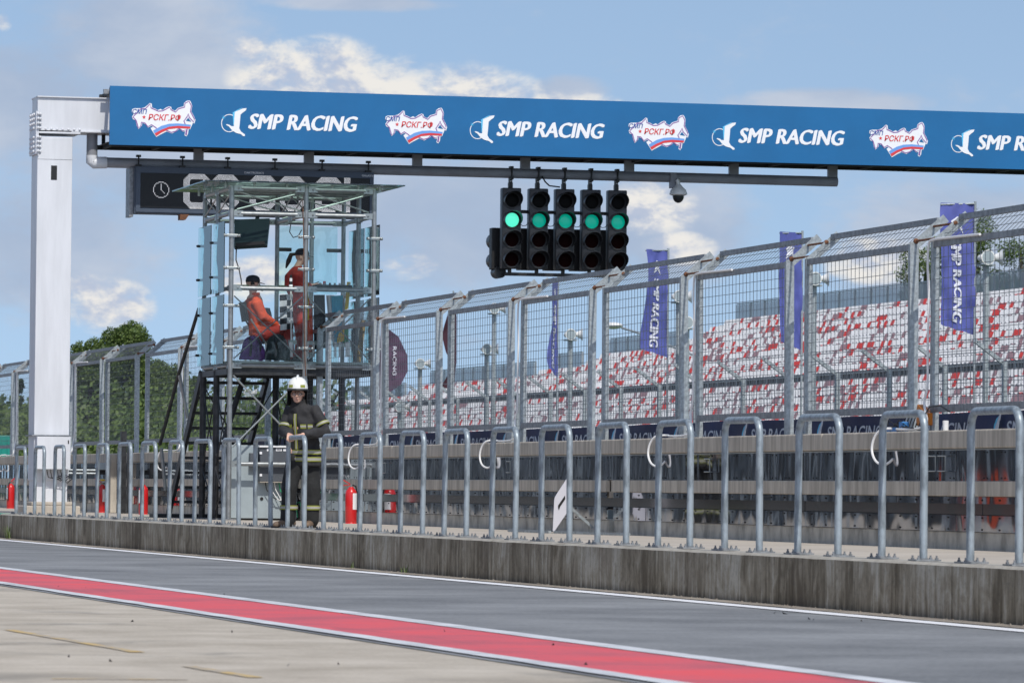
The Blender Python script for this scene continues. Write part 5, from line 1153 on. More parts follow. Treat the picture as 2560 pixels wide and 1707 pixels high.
for k_ in (-1, 1): limb(b, [shS + Vector((0, k_ * .16, -.02)), sp(650, 792) + Vector((0, k_ * .2, 0)), sp(687, 812) + Vector((0, k_ * .12, 0))], [.05, .04, .028]); hand(b, sp(687, 812) + Vector((0, k_ * .12, 0)), (1, 0, -.2), (0, 0, -1), k_, .4); limb(b, [hipS + Vector((0, k_ * .1, 0)), knS + Vector((0, k_ * .12, 0)), anS + Vector((0, k_ * .1, 0))], [.08, .055, .04])
remeshed(b, 'body', 'skin', M_S, .010, 2); face_bits(M_S, c, f, r_, u)
b = MB(); b.rings([(hipS + Vector((-.02, 0, -.04)), .17, .20), (hipS.lerp(shS, .3), .165, .20), (hipS.lerp(shS, .65) + Vector((-.03, 0, 0)), .16, .215), (shS + Vector((-.02, 0, -.02)), .14, .20), (shS + Vector((0, 0, .07)), .085, .10), (shS + Vector((.01, 0, .13)), .075, .08)], 20)
for k_ in (-1, 1): limb(b, [shS + Vector((0, k_ * .13, -.03)), shS + Vector((0, k_ * .19, -.04)), sp(650, 792) + Vector((0, k_ * .22, 0)), sp(682, 812) + Vector((0, k_ * .14, 0))], [.09, .09, .08, .058], 16)
wob(b, .014, 9, 2); jS = remeshed(b, 'marshal_jacket', 'orange', M_S, .012, 2)
b = MB(); b.rings([(hipS + Vector((0, 0, .22)), .172, .207), (hipS + Vector((-.02, 0, .30)), .178, .222), (hipS + Vector((-.04, 0, .38)), .172, .222)], 20); b.build('dark_panel', 'black_cloth', jS, True)
b = MB()
for k_ in (-1, 1): limb(b, [hipS + Vector((-.02, k_ * .1, -.04)), hipS.lerp(knS, .5) + Vector((0, k_ * .12, 0)), knS + Vector((0, k_ * .13, 0)), anS + Vector((0, k_ * .1, 0))], [.12, .105, .09, .07], 16)
wob(b, .014, 9, 7); remeshed(b, 'marshal_trousers', 'red_cloth', M_S, .012, 2)
for k_ in (-1, 1): b = MB(); limb(b, [anS + Vector((-.03, k_ * .1, -.02)), anS + Vector((.14, k_ * .1, -.04))], [.05, .04]); b.build('shoe', 'black', M_S, True)
cap(M_S, c, f)
b = MB(); b.tube([hcS + Vector((-.02, -.09, .03)), hcS + Vector((.04, -.10, -.06)), hcS + Vector((.12, -.06, -.09))], .006, 6); b.ball(hcS + Vector((.135, -.05, -.09)), (.028, .018, .018), 10, 8); b.ball(hcS + Vector((-.02, -.085, 0)), (.03, .016, .035), 10, 8); b.build('headset', 'black', M_S, True)
ch = thing('folding_chair', 'black folding chair under the seated marshal', 'chair', (hipS.x, 71.1, zFloor + .075)); zf_ = zFloor + .075
b = MB(); b.cbox((hipS.x + .05, 71.1, hipS.z - .15), (.42, .42, .03)); b.build('seat', 'black', ch); b = MB(); b.cbox(shS.lerp(hipS, .35) + Vector((-.20, 0, 0)), (.03, .44, .30), Matrix.Rotation(R(-10), 3, 'Y')); b.build('backrest', 'black', ch)
for k_ in (-1, 1):
    for a_, b_2 in (((-.18, .2), (.2, -.0)), ((.2, 0), (-.15, .0))): q = MB(); q.tube([(hipS.x - .20 + (0 if a_[0] < 0 else .05), 71.1 + k_ * .21, hipS.z + (.2 if a_[0] < 0 else -.14)), (hipS.x + (.22 if a_[0] < 0 else -.2), 71.1 + k_ * .21, zf_)], .014, 8); q.build('leg', 'tower_steel', ch, True)
M_T = thing('person', 'standing marshal in dark red jacket and cap with a ponytail looking down in the booth', 'person', (at(1, 71.35, 757, 880).x, 71.35, zFloor + .075))
def tp(px, py, y=71.35): return at(1, y, px, py)
hcT = tp(755, 643); fT = (.93, -.35); shT, hipT = tp(737, 680), tp(752, 770); zfl = zFloor + .075
b = MB(); f, r_, u, c = head(b, hcT, fT); limb(b, [shT, hcT - Vector((.02, 0, .06))], [.06, .052]); limb(b, [hipT, shT - Vector((0, 0, .05))], [.11, .12])
for k_ in (-1, 1):
    limb(b, [shT + Vector((.0, k_ * .15, -.03)), tp(741, 722) + Vector((0, k_ * .2, 0)), tp(777, 713) + Vector((0, k_ * .08, 0))], [.05, .038, .026]); hand(b, tp(777, 713) + Vector((0, k_ * .08, 0)), (.95, 0, .25), (0, 0, -1), -k_, .25)
    limb(b, [hipT + Vector((0, k_ * .09, 0)), Vector((hipT.x + .03, hipT.y + k_ * .1, (hipT.z + zfl) / 2)), Vector((hipT.x, hipT.y + k_ * .1, zfl + .08))], [.08, .055, .04])
remeshed(b, 'body', 'skin', M_T, .010, 2); face_bits(M_T, c, f, r_, u)
b = MB(); b.rings([(hipT + Vector((0, 0, -.02)), .165, .185), (hipT + Vector((-.02, 0, .15)), .155, .18), (hipT.lerp(shT, .6) + Vector((-.03, 0, 0)), .165, .19), (shT + Vector((-.01, 0, -.06)), .15, .185), (shT + Vector((.02, 0, .03)), .10, .13), (shT + Vector((.05, 0, .09)), .07, .07)], 20)
for k_ in (-1, 1): limb(b, [shT + Vector((0, k_ * .12, -.04)), shT + Vector((0, k_ * .17, -.05)), tp(741, 722) + Vector((0, k_ * .2, 0)), tp(769, 715) + Vector((0, k_ * .1, 0))], [.085, .085, .07, .05], 16)
wob(b, .012, 9, 11); remeshed(b, 'marshal_jacket', 'red_cloth', M_T, .012, 2)
b = MB(); 
for k_ in (-1, 1): limb(b, [hipT + Vector((0, k_ * .08, -.05)), Vector((hipT.x + .03, hipT.y + k_ * .1, (hipT.z + zfl) / 2)), Vector((hipT.x, hipT.y + k_ * .1, zfl + .09))], [.12, .095, .08], 16)
wob(b, .012, 9, 13); remeshed(b, 'marshal_trousers', 'red_cloth', M_T, .012, 2)
for k_ in (-1, 1): b = MB(); limb(b, [Vector((hipT.x - .03, hipT.y + k_ * .1, zfl + .055)), Vector((hipT.x + .14, hipT.y + k_ * .1, zfl + .04))], [.05, .04]); b.build('shoe', 'black', M_T, True)
cap(M_T, c, f); b = MB(); fb = Vector((-f.x, -f.y, 0)); b.tube([hcT + fb * .09 + Vector((0, 0, .05)), hcT + fb * .17 + Vector((0, 0, .04)), hcT + fb * .21 + Vector((0, 0, -.06)), hcT + fb * .25 + Vector((0, 0, -.17))], [.022, .035, .04, .012], 10); b.build('ponytail', 'hair_dark', M_T, True)
b = MB(); b.cbox(tp(786, 709) + Vector((0, .02, .0)), (.15, .09, .012), Matrix.Rotation(R(-22), 3, 'Y')); tag(b.build('phone', 'black'), 'thin black phone held by the standing marshal', 'phone')

# ================================================================== ON THE PLATFORM
cbY = 70.25; a_, c_ = at(1, cbY, 578, 1112), at(1, cbY, 742, 1290)
cbn = thing('electrical_cabinet', 'pale grey steel electrical cabinet with a dark grey door under the booth', 'cabinet', ((a_.x + c_.x) / 2, cbY + .2, PZ))
MB().bevbox((a_.x, cbY, PZ + .03), (c_.x, cbY + .42, a_.z), .006).build('body', 'cabinet', cbn); MB().box((a_.x + .04, cbY + .04, PZ), (c_.x - .04, cbY + .38, PZ + .03)).build('foot_frame', 'black', cbn)
d0, d1 = at(1, cbY - .15, 650, 1118), at(1, cbY - .15, 722, 1204); dr = MB().bevbox((d0.x, cbY - .17, d1.z), (d1.x, cbY - .002, d0.z), .006).build('door_box', 'cabinet_dark', cbn)
MB().box((d0.x - .02, cbY - .20, d0.z + .002), (d1.x + .02, cbY + .03, d0.z + .025)).build('rain_lip', 'white', cbn); MB().box((d0.x + .0, cbY - .172, d1.z - .012), (d1.x, cbY - .0, d1.z - .001)).build('bottom_edge', 'platform', cbn)
MB().bevbox((d0.x - .14, cbY - .10, at(1, cbY, 640, 1168).z), (d0.x - .03, cbY - .002, at(1, cbY, 640, 1132).z), .005).build('isolator', 'cabinet_dark', cbn)
for px, w in ((672, .06), (697, .09), (713, .06)): p = at(1, cbY - .17, px, 1124); MB().box((p.x - w / 2, cbY - .1745, p.z - .02), (p.x + w / 2, cbY - .1705, p.z + .02)).build('sticker', 'print_white', dr)
p = at(1, cbY - .17, 697, 1124); q = MB(); text_on(q, 'РКЕ', (p.x - .03, cbY - .1775, p.z - .011), (1, 0, 0), (0, 0, 1), .06, .022, bold=.02); q.build('lettering', 'black', dr)
for py in (1132, 1187): p = at(1, cbY - .17, 652, py); MB().box((p.x - .018, cbY - .176, p.z - .018), (p.x + .018, cbY - .1705, p.z + .018)).build('lock', 'print_white', dr)
p = at(1, cbY, 654, 1246); q = MB(); q.tube([(p.x, cbY - .001, p.z), (p.x, cbY - .012, p.z)], .025, 12); q.build('cable_hole', 'black', cbn)
for k_ in range(5):
    q = MB(); x = d0.x + .10 + k_ * .07; q.tube([(x, cbY - .08, d1.z), (x + .02, cbY - .09, d1.z - .12), (x + .12, cbY - .11, d1.z - .24 - .03 * k_), (x + .26, cbY - .09, d1.z - .30), (x + .3, cbY - .06, PZ + .05)], .008, 6); q.build('cable', ['black', 'white', 'white', 'green_cloth', 'green_cloth'][k_], cbn, True)
def extinguisher(px, py, label, first=None):
    y = at(0, 14.6, px, py).y; base = Vector((14.6, y, PZ))
    t = thing('fire_extinguisher', label, 'fire extinguisher', base, 'red fire extinguishers along the pit wall'); rr = .083; h = .50
    b = MB(); b.rings([(base + Vector((0, 0, z)), r, r) for z, r in [(.0, .06), (.012, .075), (.03, rr), (h - .07, rr), (h - .03, rr * .85), (h, rr * .5), (h + .02, .03)]], 22); b.build('cylinder', 'red_ext', t, 45)
    b = MB(); b.rings([(base + Vector((0, 0, z)), rr - .004 + .006 * (k % 2 == 0), rr - .004 + .006 * (k % 2 == 0)) for k, z in enumerate((0, .018))], 22); b.build('foot_ring', 'red_ext', t)
    b = MB(); b.tube([base + Vector((0, 0, h + .01)), base + Vector((0, 0, h + .055))], .02, 10); b.build('valve', 'bracket', t, True)
    b = MB(); b.bar(base + Vector((-.02, 0, h + .06)), base + Vector((-.15, 0, h + .13)), .022, .012); b.bar(base + Vector((.01, 0, h + .05)), base + Vector((-.13, 0, h + .04)), .02, .01); b.build('handle', 'red_ext', t)
    b = MB(); b.tube([base + Vector((.02, 0, h + .045)), base + Vector((.07, 0, h + .03)), base + Vector((.098, 0, h - .08)), base + Vector((.10, 0, h - .25)), base + Vector((.098, 0, h - .34))], .011, 8); b.build('hose', 'black', t, True)
    vs = []; b = MB()
    for i in range(9):
        a = R(-95 + i * 11); 
        for z in (.20, .43): vs.append(base + Vector(((rr + .002) * math.cos(a), (rr + .002) * math.sin(a), z)))
    b.add(vs, [(2 * i, 2 * i + 2, 2 * i + 3, 2 * i + 1) for i in range(8)]); b.build('label_sticker', 'print_white', t, True); return t
e4 = extinguisher(877, 1305.6, 'red fire extinguisher standing just right of the firefighter'); e1 = extinguisher(26, 1272.7, 'red fire extinguisher at the far left edge of the platform'); e2 = extinguisher(255, 1282, 'red fire extinguisher right of the white column, with a yellow tag'); e3 = extinguisher(358, 1283.8, 'red fire extinguisher left of the slanting black pole')
e4.rotation_euler = (0, 0, R(10)); e1.rotation_euler = (0, 0, R(-130)); e3.rotation_euler = (0, 0, R(-100)); q = MB().ball(e2.location + Vector((0, -.03, .60)), (.05, .03, .02), 10, 6); q.build('safety_tag', 'yellow', e2, True)
# sign board propped on the platform
sbd = thing('sign_board', 'white board with a black stroke leaning on a metal prop by the pit wall', 'sign board', (14.3, 53.3, PZ)); SY = 53.3
def q6(X, Y, y=SY): return at(1, y, 1300 + X / 6.535, 1120 + Y / 6.535)
b = MB(); b.poly([q6(760, 505), q6(600, 750), q6(568, 810), q6(560, 860), q6(536, 1340), q6(545, 1362), q6(560, 1358), q6(600, 1300), q6(762, 1060)], (0, -1, 0), .012); b.build('board', 'sign_white', sbd)
b = MB(); b.poly([q6(735, 770, SY - .004), q6(622, 935, SY - .004), q6(622, 968, SY - .004), q6(636, 1015, SY - .004), q6(655, 955, SY - .004), q6(740, 830, SY - .004)], (0, -1, 0), .002); b.build('stroke_mark', 'black', sbd)
b = MB(); b.bar(q6(800, 950, SY + .1), q6(1190, 1300, SY + .15), .03, .03); b.build('prop', 'galv', sbd); b = MB(); b.bar(Vector((14.25, SY - .35, PZ + .02)), Vector((14.5, SY - 2.6, PZ + .02)), .035, .03); b.bar(Vector((14.1, SY + 1.2, PZ + .02)), Vector((14.2, SY - .3, PZ + .02)), .035, .03); b.build('ground_bar', 'galv', sbd)
# clutter on the coping at the right
cw = 15.02
p = at(0, cw, 2302, 1050); ob = thing('orange_case', 'orange plastic case hanging on the fence post at the right', 'case', p); b = MB(); b.bevbox((cw, p.y - .12, p.z - .05), (cw + .08, p.y + .14, p.z + .07), .01); b.build('case', 'orange_box', ob); b = MB(); b.poly([(cw, p.y + .14, p.z + .07), (cw, p.y + .10, p.z + .15), (cw, p.y - .08, p.z + .08)], (-1, 0, 0), .07); b.build('flap', 'orange_box', ob)
b = MB(); b.tube([(cw + .0, p.y - .1, p.z + .04), (cw - .02, p.y - .3, p.z + .12), (cw - .02, p.y - .6, p.z + .13), (cw, p.y - .8, p.z + .07)], .008, 6); b.build('cable', 'black', ob, True)
b = MB(); p = at(0, 14.95, 2364, 1078); b.rings([((14.95, p.y, 1.519 + z), r, r) for z, r in ((0, .026), (.09, .029), (.092, .022))], 16); tag(b.build('mug', 'white', None, 45), 'white mug standing on the wall coping near the right edge', 'mug')
for px, py, w, h, lb in ((2238, 1077, .30, .045, 'flat blue plastic adapter on the wall coping'), (2261, 1074, .10, .095, 'small upright blue box beside the flat blue adapter')):
    p = at(0, 14.97, px, py); b = MB(); b.bevbox((14.93, p.y - w / 2, 1.519), (15.0, p.y + w / 2, 1.519 + h), .006); tag(b.build('adapter', 'blue_box'), lb, 'adapter')
b = MB()
for k_ in range(7):
    y = at(0, 14.97, 2225 + k_ * 8, 1078).y; b.tube([(14.94, y + .25, 1.53), (14.93, y + .1, 1.57 + .03 * (k_ % 3)), (14.95, y - .15, 1.55), (14.98, y - .3, 1.53), (15.06, y - .2, 1.66)], .006, 5)
struct(b.build('loose_cables', 'black'), 'stuff', 'tangle of thin black cables on the wall coping at the right')
# things beyond the column on the left
p0, p1 = at(1, 86, 277, 1135), at(1, 86, 291, 1282); b = MB(); b.bevbox((p0.x, 86, PZ), (p1.x, 86.5, p0.z), .01); tag(b.build('concrete_post', 'concrete_band'), 'narrow concrete post right of the extinguisher with the yellow tag', 'post')
p0 = at(1, 85.9, 247, 1156); p1 = at(1, 85.9, 268, 1174); jb = thing('junction_box', 'small grey junction box on black legs behind the second extinguisher', 'junction box', (p0.x + .1, 86, PZ)); MB().bevbox((p0.x, 85.9, p1.z), (p1.x, 86.05, p0.z), .006).build('box', 'cabinet', jb); b = MB(); b.box((p0.x - .5, 86, 1.12), (p1.x, 86.05, 1.24)); b.box((p0.x - .25, 86, PZ), (p0.x - .19, 86.05, 1.12)); b.build('frame', 'black', jb)
for dzz in (0, .06): b = MB(); b.tube([(p0.x - .9, 85.8, 1.20 - dzz), (p0.x - .05, 85.8, 1.20 - dzz)], .018, 8); b.build('pipe', 'galv', jb, True)
p0 = at(1, 84, 303, 1100); b = MB(); b.box((p0.x, 84, PZ), (p0.x + .10, 84.1, 1.9)); b.box((p0.x + .16, 84.2, PZ), (p0.x + .2, 84.3, 1.7)); tag(b.build('black_post', 'tower_dark'), 'pair of black steel posts standing at the pit wall between two extinguishers', 'post')
p0, p1 = at(1, 78, 545, 1200), at(1, 78, 562, 1250); rp = thing('chequered_bag', 'white bag with red stripes hanging behind the scaffold legs', 'bag', p0); b = MB(); b.rings([(Vector(((p0.x + p1.x) / 2 - .35, 73.5, z)), w, .05) for z, w in ((p1.z + .08, .03), (p1.z + .12, .07), (p0.z - .1, .08), (p0.z, .02))], 12); b.build('bag', 'print_white', rp, True)
for k_ in range(3): z = p1.z + .14 + k_ * .06; b = MB(); b.rings([(Vector(((p0.x + p1.x) / 2 - .35, 73.5, z)), .083, .054), (Vector(((p0.x + p1.x) / 2 - .35, 73.5, z + .02)), .083, .054)], 12); b.build('stripe', 'print_red', rp)

# ================================================================== FAR SIDE OF THE TRACK
# far debris fence
ff = thing('far_fence', 'low mesh fence with posts bent toward the track, before the grandstand', 'fence', (34, 150, 0)); zt = 3.62
for i in range(60):
    y = 84 + i * 3.6; b = MB(); b.box((34.02, y - .05, 0), (34.12, y + .05, zt)); b.bar((34.07, y, zt - .05), (33.42, y, zt + .42), .08, .08); b.build('post', 'galv', ff)
b = MB()
for z in (zt, 2.4, 1.3): b.tube([(34.0, 82, z), (34.0, 300, z)], .010, 4)
for z, x in ((zt + .2, 33.72), (zt + .4, 33.46)): b.tube([(x, 82, z), (x, 300, z)], .009, 4)
b.build('cable_rails', 'wire', ff)
b = MB(); y = 84
while y < 190:
    b.tube([(33.98, y, .8), (33.98, y, zt)], .006, 3, cap=False); y += .2
for i in range(14): z = .9 + i * .2; b.tube([(33.97, 84, z), (33.97, 190, z)], .006, 3, cap=False)
struct(b.build('wire_mesh', 'wire', ff), 'stuff')
bw = MB().box((34.2, 60, 0), (34.6, 330, 1.1)); tag(bw.build('track_wall', 'stand_conc'), 'low concrete wall along the far side of the race track', 'wall')
# flags
def cloth_flag(t, w, h, zt_, bend, m, seed, nx=12, nz=26, taper=0.0):
    b = MB(); vs = []
    for j in range(nz + 1):
        v = j / nz
        for i in range(nx + 1):
            uu = i / nx; ww = w * (1 + .12 * noise.noise((v * 2.2, seed, 0))) * (1 - taper * v * (1 - v) * 1.2)
            a = bend + .30 * noise.noise((v * 1.8, seed, 5)) * uu + .3 * uu * v * noise.noise((seed, v, 1))
            vs.append(Vector((-math.cos(a) * ww * uu, -math.sin(a) * ww * uu + .05 * math.sin(uu * 9 + v * 7 + seed) * (.3 + v) + .05 * noise.noise((uu * 5, v * 9, seed)), zt_ - h * v + .22 * uu * v * v + .12 * uu * v * noise.noise((uu * 3, v * 3, seed)))))
    b.add([v + t.location for v in vs], [(j * (nx + 1) + i, (j + 1) * (nx + 1) + i, (j + 1) * (nx + 1) + i + 1, j * (nx + 1) + i + 1) for j in range(nz) for i in range(nx)]); b.build('cloth', m, t, True)
    def surf(uu, v, off=.012):
        x = uu * nx; z = v * nz; i, j = min(nx - 1, int(x)), min(nz - 1, int(z)); fx, fz = x - i, z - j; g_ = lambda i_, j_: vs[j_ * (nx + 1) + i_]
        return g_(i, j).lerp(g_(i + 1, j), fx).lerp(g_(i, j + 1).lerp(g_(i + 1, j + 1), fx), fz) + t.location + Vector((0, -off, 0))
    return surf
fl = [(2240, 468, .05, 0, .80, 'indigo vertical banner flag reading SMP RACING nearest the right edge'), (1843, 535, .45, 1.3, .75, 'indigo vertical banner flag second from the right, partly behind a fence post'), (1535, 575, .45, 2.6, .80, 'indigo vertical banner flag third from the right, rippling with white letters'), (1282, 640, 1.05, 5.2, .80, 'narrow twisted indigo banner flag below the traffic lights')]
for px, py, bend, seed, w, lb in fl:
    p = at(0, 35.0, px * K, py * K); t = thing('banner_flag', lb, 'flag', (35, p.y, 0), 'indigo banner flags along the far side of the track')
    q = MB(); q.tube([t.location, t.location + Vector((0, 0, p.z + .05))], .03, 8); q.build('pole', 'galv', t, True); q = MB(); q.tube([t.location + Vector((0, 0, p.z)), t.location + Vector((-math.cos(bend) * w, -math.sin(bend) * w, p.z - .04))], .018, 6); q.build('arm', 'galv', t, True)
    sf = cloth_flag(t, w, 2.82, p.z, bend, 'flag_blue', seed, taper=.6 if seed > 5 else 0)
    q = MB(); vs, fs = text_geo('SMP RACING'); [q.add([sf(.40 + .28 * (1 - b_), .28 + a * .66 + dk, .02 + abs(dk)) for a, b_ in vs], fs) for dk in (-.006, -.003, 0, .003, .006)]; q.build('lettering', 'flag_letter', t)
    q = MB(); q.add([sf(*uv) for uv in ((.35, .13), (.5, .10), (.68, .14), (.62, .17), (.7, .23), (.45, .19), (.33, .24), (.4, .17))], [(0, 1, 2, 3), (0, 3, 7), (7, 3, 4, 5), (7, 5, 6)]); q.build('bird_emblem', 'flag_letter', t)
for px, top, pts, m, lb in ((878, 745, [(0, 0), (.5, .35), (.78, .9), (.80, 1.35), (.60, 1.75), (.05, 2.15), (-.22, 2.35), (-.30, 1.9), (-.16, 1.2), (-.05, .5)], 'flag_plum', 'plum feather flag with white letters just right of the glass booth'), (1043, 668, [(0, 0), (-.12, .5), (-.30, 1.1), (-.36, 1.4), (-.22, 1.9), (.02, 2.3), (-.32, 2.9), (-.3, 3.0), (.05, 3.02), (.14, 2.2), (.14, .8)], 'flag_darkred', 'dark red feather flag behind a fence post between the plum and indigo flags')):
    p = at(0, 34.8, px * K, top * K); t = thing('feather_flag', lb, 'flag', (34.8, p.y, 0)); q = MB(); q.tube([t.location, t.location + Vector((0, 0, p.z - .2)), t.location + Vector((-.03, 0, p.z))], .025, 8); q.build('pole', 'galv', t, True)
    k_ = 1.12 if m == 'flag_plum' else 1.0; q = MB(); q.poly([t.location + Vector((x * k_, .02 * i, p.z - z * k_)) for i, (x, z) in enumerate(pts)], (0, -1, 0), .01); q.build('cloth', m, t)
    if m == 'flag_plum': q = MB(); o_ = t.location + Vector((.36, -.03, p.z - .72)); text_on(q, 'RACING', o_, (0, 0, -1), (1, 0, 0), .95, .12, bold=.03); q.build('lettering', 'flag_letter', t)
# horn speakers
def horn(t, c, d, r=.20, L=.34):
    d = Vector(d).normalized(); b = MB(); pts = [c, c + d * L * .45, c + d * L * .75, c + d * L * .95, c + d * L]; b.tube(pts, [.05, .065, .11, .17, r], 16, cap=True); o_ = b.build('horn', 'horn_white', t, 50); b = MB(); b.tube([c - d * .16, c - d * .02, c], [.07, .075, .05], 12); b.build('driver', 'horn_white', o_, True)
    b = MB(); b.tube([c + d * (L - .015), c + d * (L + .004)], r * .86, 16); b.build('mouth', 'cabinet', o_)
for i, (px, py, lb) in enumerate([(2265, 597, 'pair of white horn speakers on the pole beside the nearest indigo flag'), (1870, 645, 'pair of white horn speakers on the pole right of the second indigo flag'), (1558, 685, 'pair of white horn speakers on the pole behind the fence post below the third flag'), (1310, 772, 'pair of white horn speakers on the pole right of the narrow twisted flag'), (1118, 805, 'pair of white horn speakers on the pole left of the narrow twisted flag'), (965, 838, 'pair of white horn speakers on the pole right of the plum feather flag'), (1578, 745, 'small white horn speakers low behind the third indigo flag'), (918, 938, 'white horn speakers far behind the fence panel at the booth'), (570, 905, 'white horn speakers seen through the booth stairs'), (1135, 712, 'grey horn speaker high on a thin white mast')]):
    X_ = 36.5; p = at(0, X_, px * K, py * K); t = thing('horn_speaker', lb, 'loudspeaker', (X_, p.y, 0), 'white horn speakers on poles beyond the track')
    q = MB(); q.tube([t.location, t.location + Vector((0, 0, p.z - .1))], .07, 10); q.build('pole', 'galv', t, True); q = MB(); q.cbox(t.location + Vector((0, 0, p.z - .12)), (.34, .3, .04)); q.build('bracket', 'galv', t)
    horn(t, Vector((X_ + .02, p.y, p.z + .05)), (1, -.25, .02)); horn(t, Vector((X_ - .1, p.y - .1, p.z + .04)), (.15, -1, 0), .17, .22)
p = at(0, 40, 1408 * K, 748 * K); t = thing('street_lamp', 'pale street lamp head on a slanting arm behind the third indigo flag', 'street lamp', (41.5, p.y - 4, 0)); q = MB(); q.tube([(41.5, p.y - 4, 0), (41.5, p.y - 4, 5.0)], .07, 8); q.build('pole', 'galv', t, True); q = MB(); q.tube([(41.5, p.y - 4, 5.0), (40.5, p.y - .9, 5.8), (40.2, p.y - .3, 5.95)], .035, 8); q.build('arm', 'galv', t, True); q = MB(); q.ball(p, (.30, .42, .11), 14, 8); q.build('lamp_head', 'horn_white', t, True)
# grandstand
GX, GZ, GR, GRISE = 60.0, 3.40, .80, .375
gs = thing('grandstand', 'long open grandstand of white and red seats across the track', 'grandstand', (66, 200, 0))
def nrows(y):
    return 16 if y < 236 else 12 if y < 249 else 10 if y < 256 else 9 if y < 281 else 7 if y < 296 else 5 if y < 318 else 3
edges = [140, 236, 249, 256, 281, 296, 318, 345]
for a, b_2 in zip(edges[:-1], edges[1:]):
    n_ = nrows((a + b_2) / 2); q = MB()
    for i in range(n_): z = GZ + GRISE * i; q.box((GX + GR * i, a, 0 if i == 0 else z - GRISE - .02), (GX + GR * (i + 1) + .02, b_2 - .01, z))
    q.build('tier_steps', 'stand_conc', gs)
    zt_ = GZ + GRISE * (n_ - 1); xb = GX + GR * n_ + .4; y = a
    while y < b_2 - .5:
        e_ = min(y + 2.4, b_2); q = MB(); q.box((xb, y + .012, zt_ + .3), (xb + .05, e_ - .012, zt_ + 1.55)); q.build('screen_panel', 'glass_wall', gs); y = e_
    q = MB(); y = a
    while y < b_2: q.box((xb + .06, y - .04, zt_ - .5), (xb + .14, y + .04, zt_ + 1.62)); y += 2.4
    q.box((xb + .06, a, zt_ + 1.58), (xb + .12, b_2, zt_ + 1.64)); q.build('screen_frame', 'galv', gs)
q = MB(); q.box((GX - .12, 140, 0), (GX - .02, 345, GZ + .05)); q.build('front_wall', 'stand_conc', gs)
# walkway rail between the lower and the upper tier
q = MB()
for z in (1.0, .65): q.tube([(GX + GR * 5 - .05, 140, GZ + GRISE * 4 + z), (GX + GR * 5 - .05, 318, GZ + GRISE * 4 + z)], .025, 5)
y = 140
while y < 318: q.tube([(GX + GR * 5 - .05, y, GZ + GRISE * 4), (GX + GR * 5 - .05, y, GZ + GRISE * 4 + 1.0)], .022, 5); y += 1.5
q.build('railing', 'galv', gs)
def seat_geo():
    b = MB(); prof = [(.38, .03), (.38, .0), (.06, .02), (.0, .09), (-.10, .34), (-.13, .36)]      # from front lip (towards -X) to the top of the back
    vs = []; n = 5
    for i in range(n):
        t_ = -1 + 2 * i / (n - 1); cv = .075 * t_ * t_
        for k_, (dx_2, z) in enumerate(prof): vs.append((-dx_2 - (.0 if k_ < 3 else cv) - .03 * t_, t_ * .175, .40 + z + (cv if k_ < 3 else 0)))
    m_ = len(prof); b.add(vs, [(i * m_ + k_, i * m_ + k_ + 1, (i + 1) * m_ + k_ + 1, (i + 1) * m_ + k_) for i in range(n - 1) for k_ in range(m_ - 1)]); return b
sg = seat_geo(); allseats = []
r4 = random.Random(5)
for i in range(16):
    if i == 5: continue
    y = 150.2
    while y < 343:
        n_ = nrows(y + .2)
        if i < n_:
            v = r4.random() + .22 * noise.noise((y * .35, i * .6, 0)); c_i = 1 if v > .85 else (2 if v < .15 else 0)
            allseats.append((GX + GR * i + .62, y, GZ + GRISE * i, c_i))
        y += .47
allseats.sort(key=lambda s_: s_[1]); near, rest = allseats[:300], allseats[300:]
mats_ = ['seat_white', 'seat_red', 'seat_mauve']; meshes = []
for k_ in range(3):
    me = bpy.data.meshes.new('seat'); me.from_pydata(sg.v, [], sg.f); me.materials.append(M[mats_[k_]]); me.polygons.foreach_set('use_smooth', [True] * len(me.polygons)); meshes.append(me)
go = root_loc(gs)
for x, y, z, c_i in near:
    o_ = bpy.data.objects.new('seat', meshes[c_i]); COL.objects.link(o_); o_.parent = gs; o_.location = Vector((x, y, z)) - go
big = MB()
for x, y, z, c_i in rest: big.add([(v[0] + x, v[1] + y, v[2] + z) for v in sg.v], sg.f, c_i)
struct(big.build('seat_rows', mats_, gs, True), 'stuff')

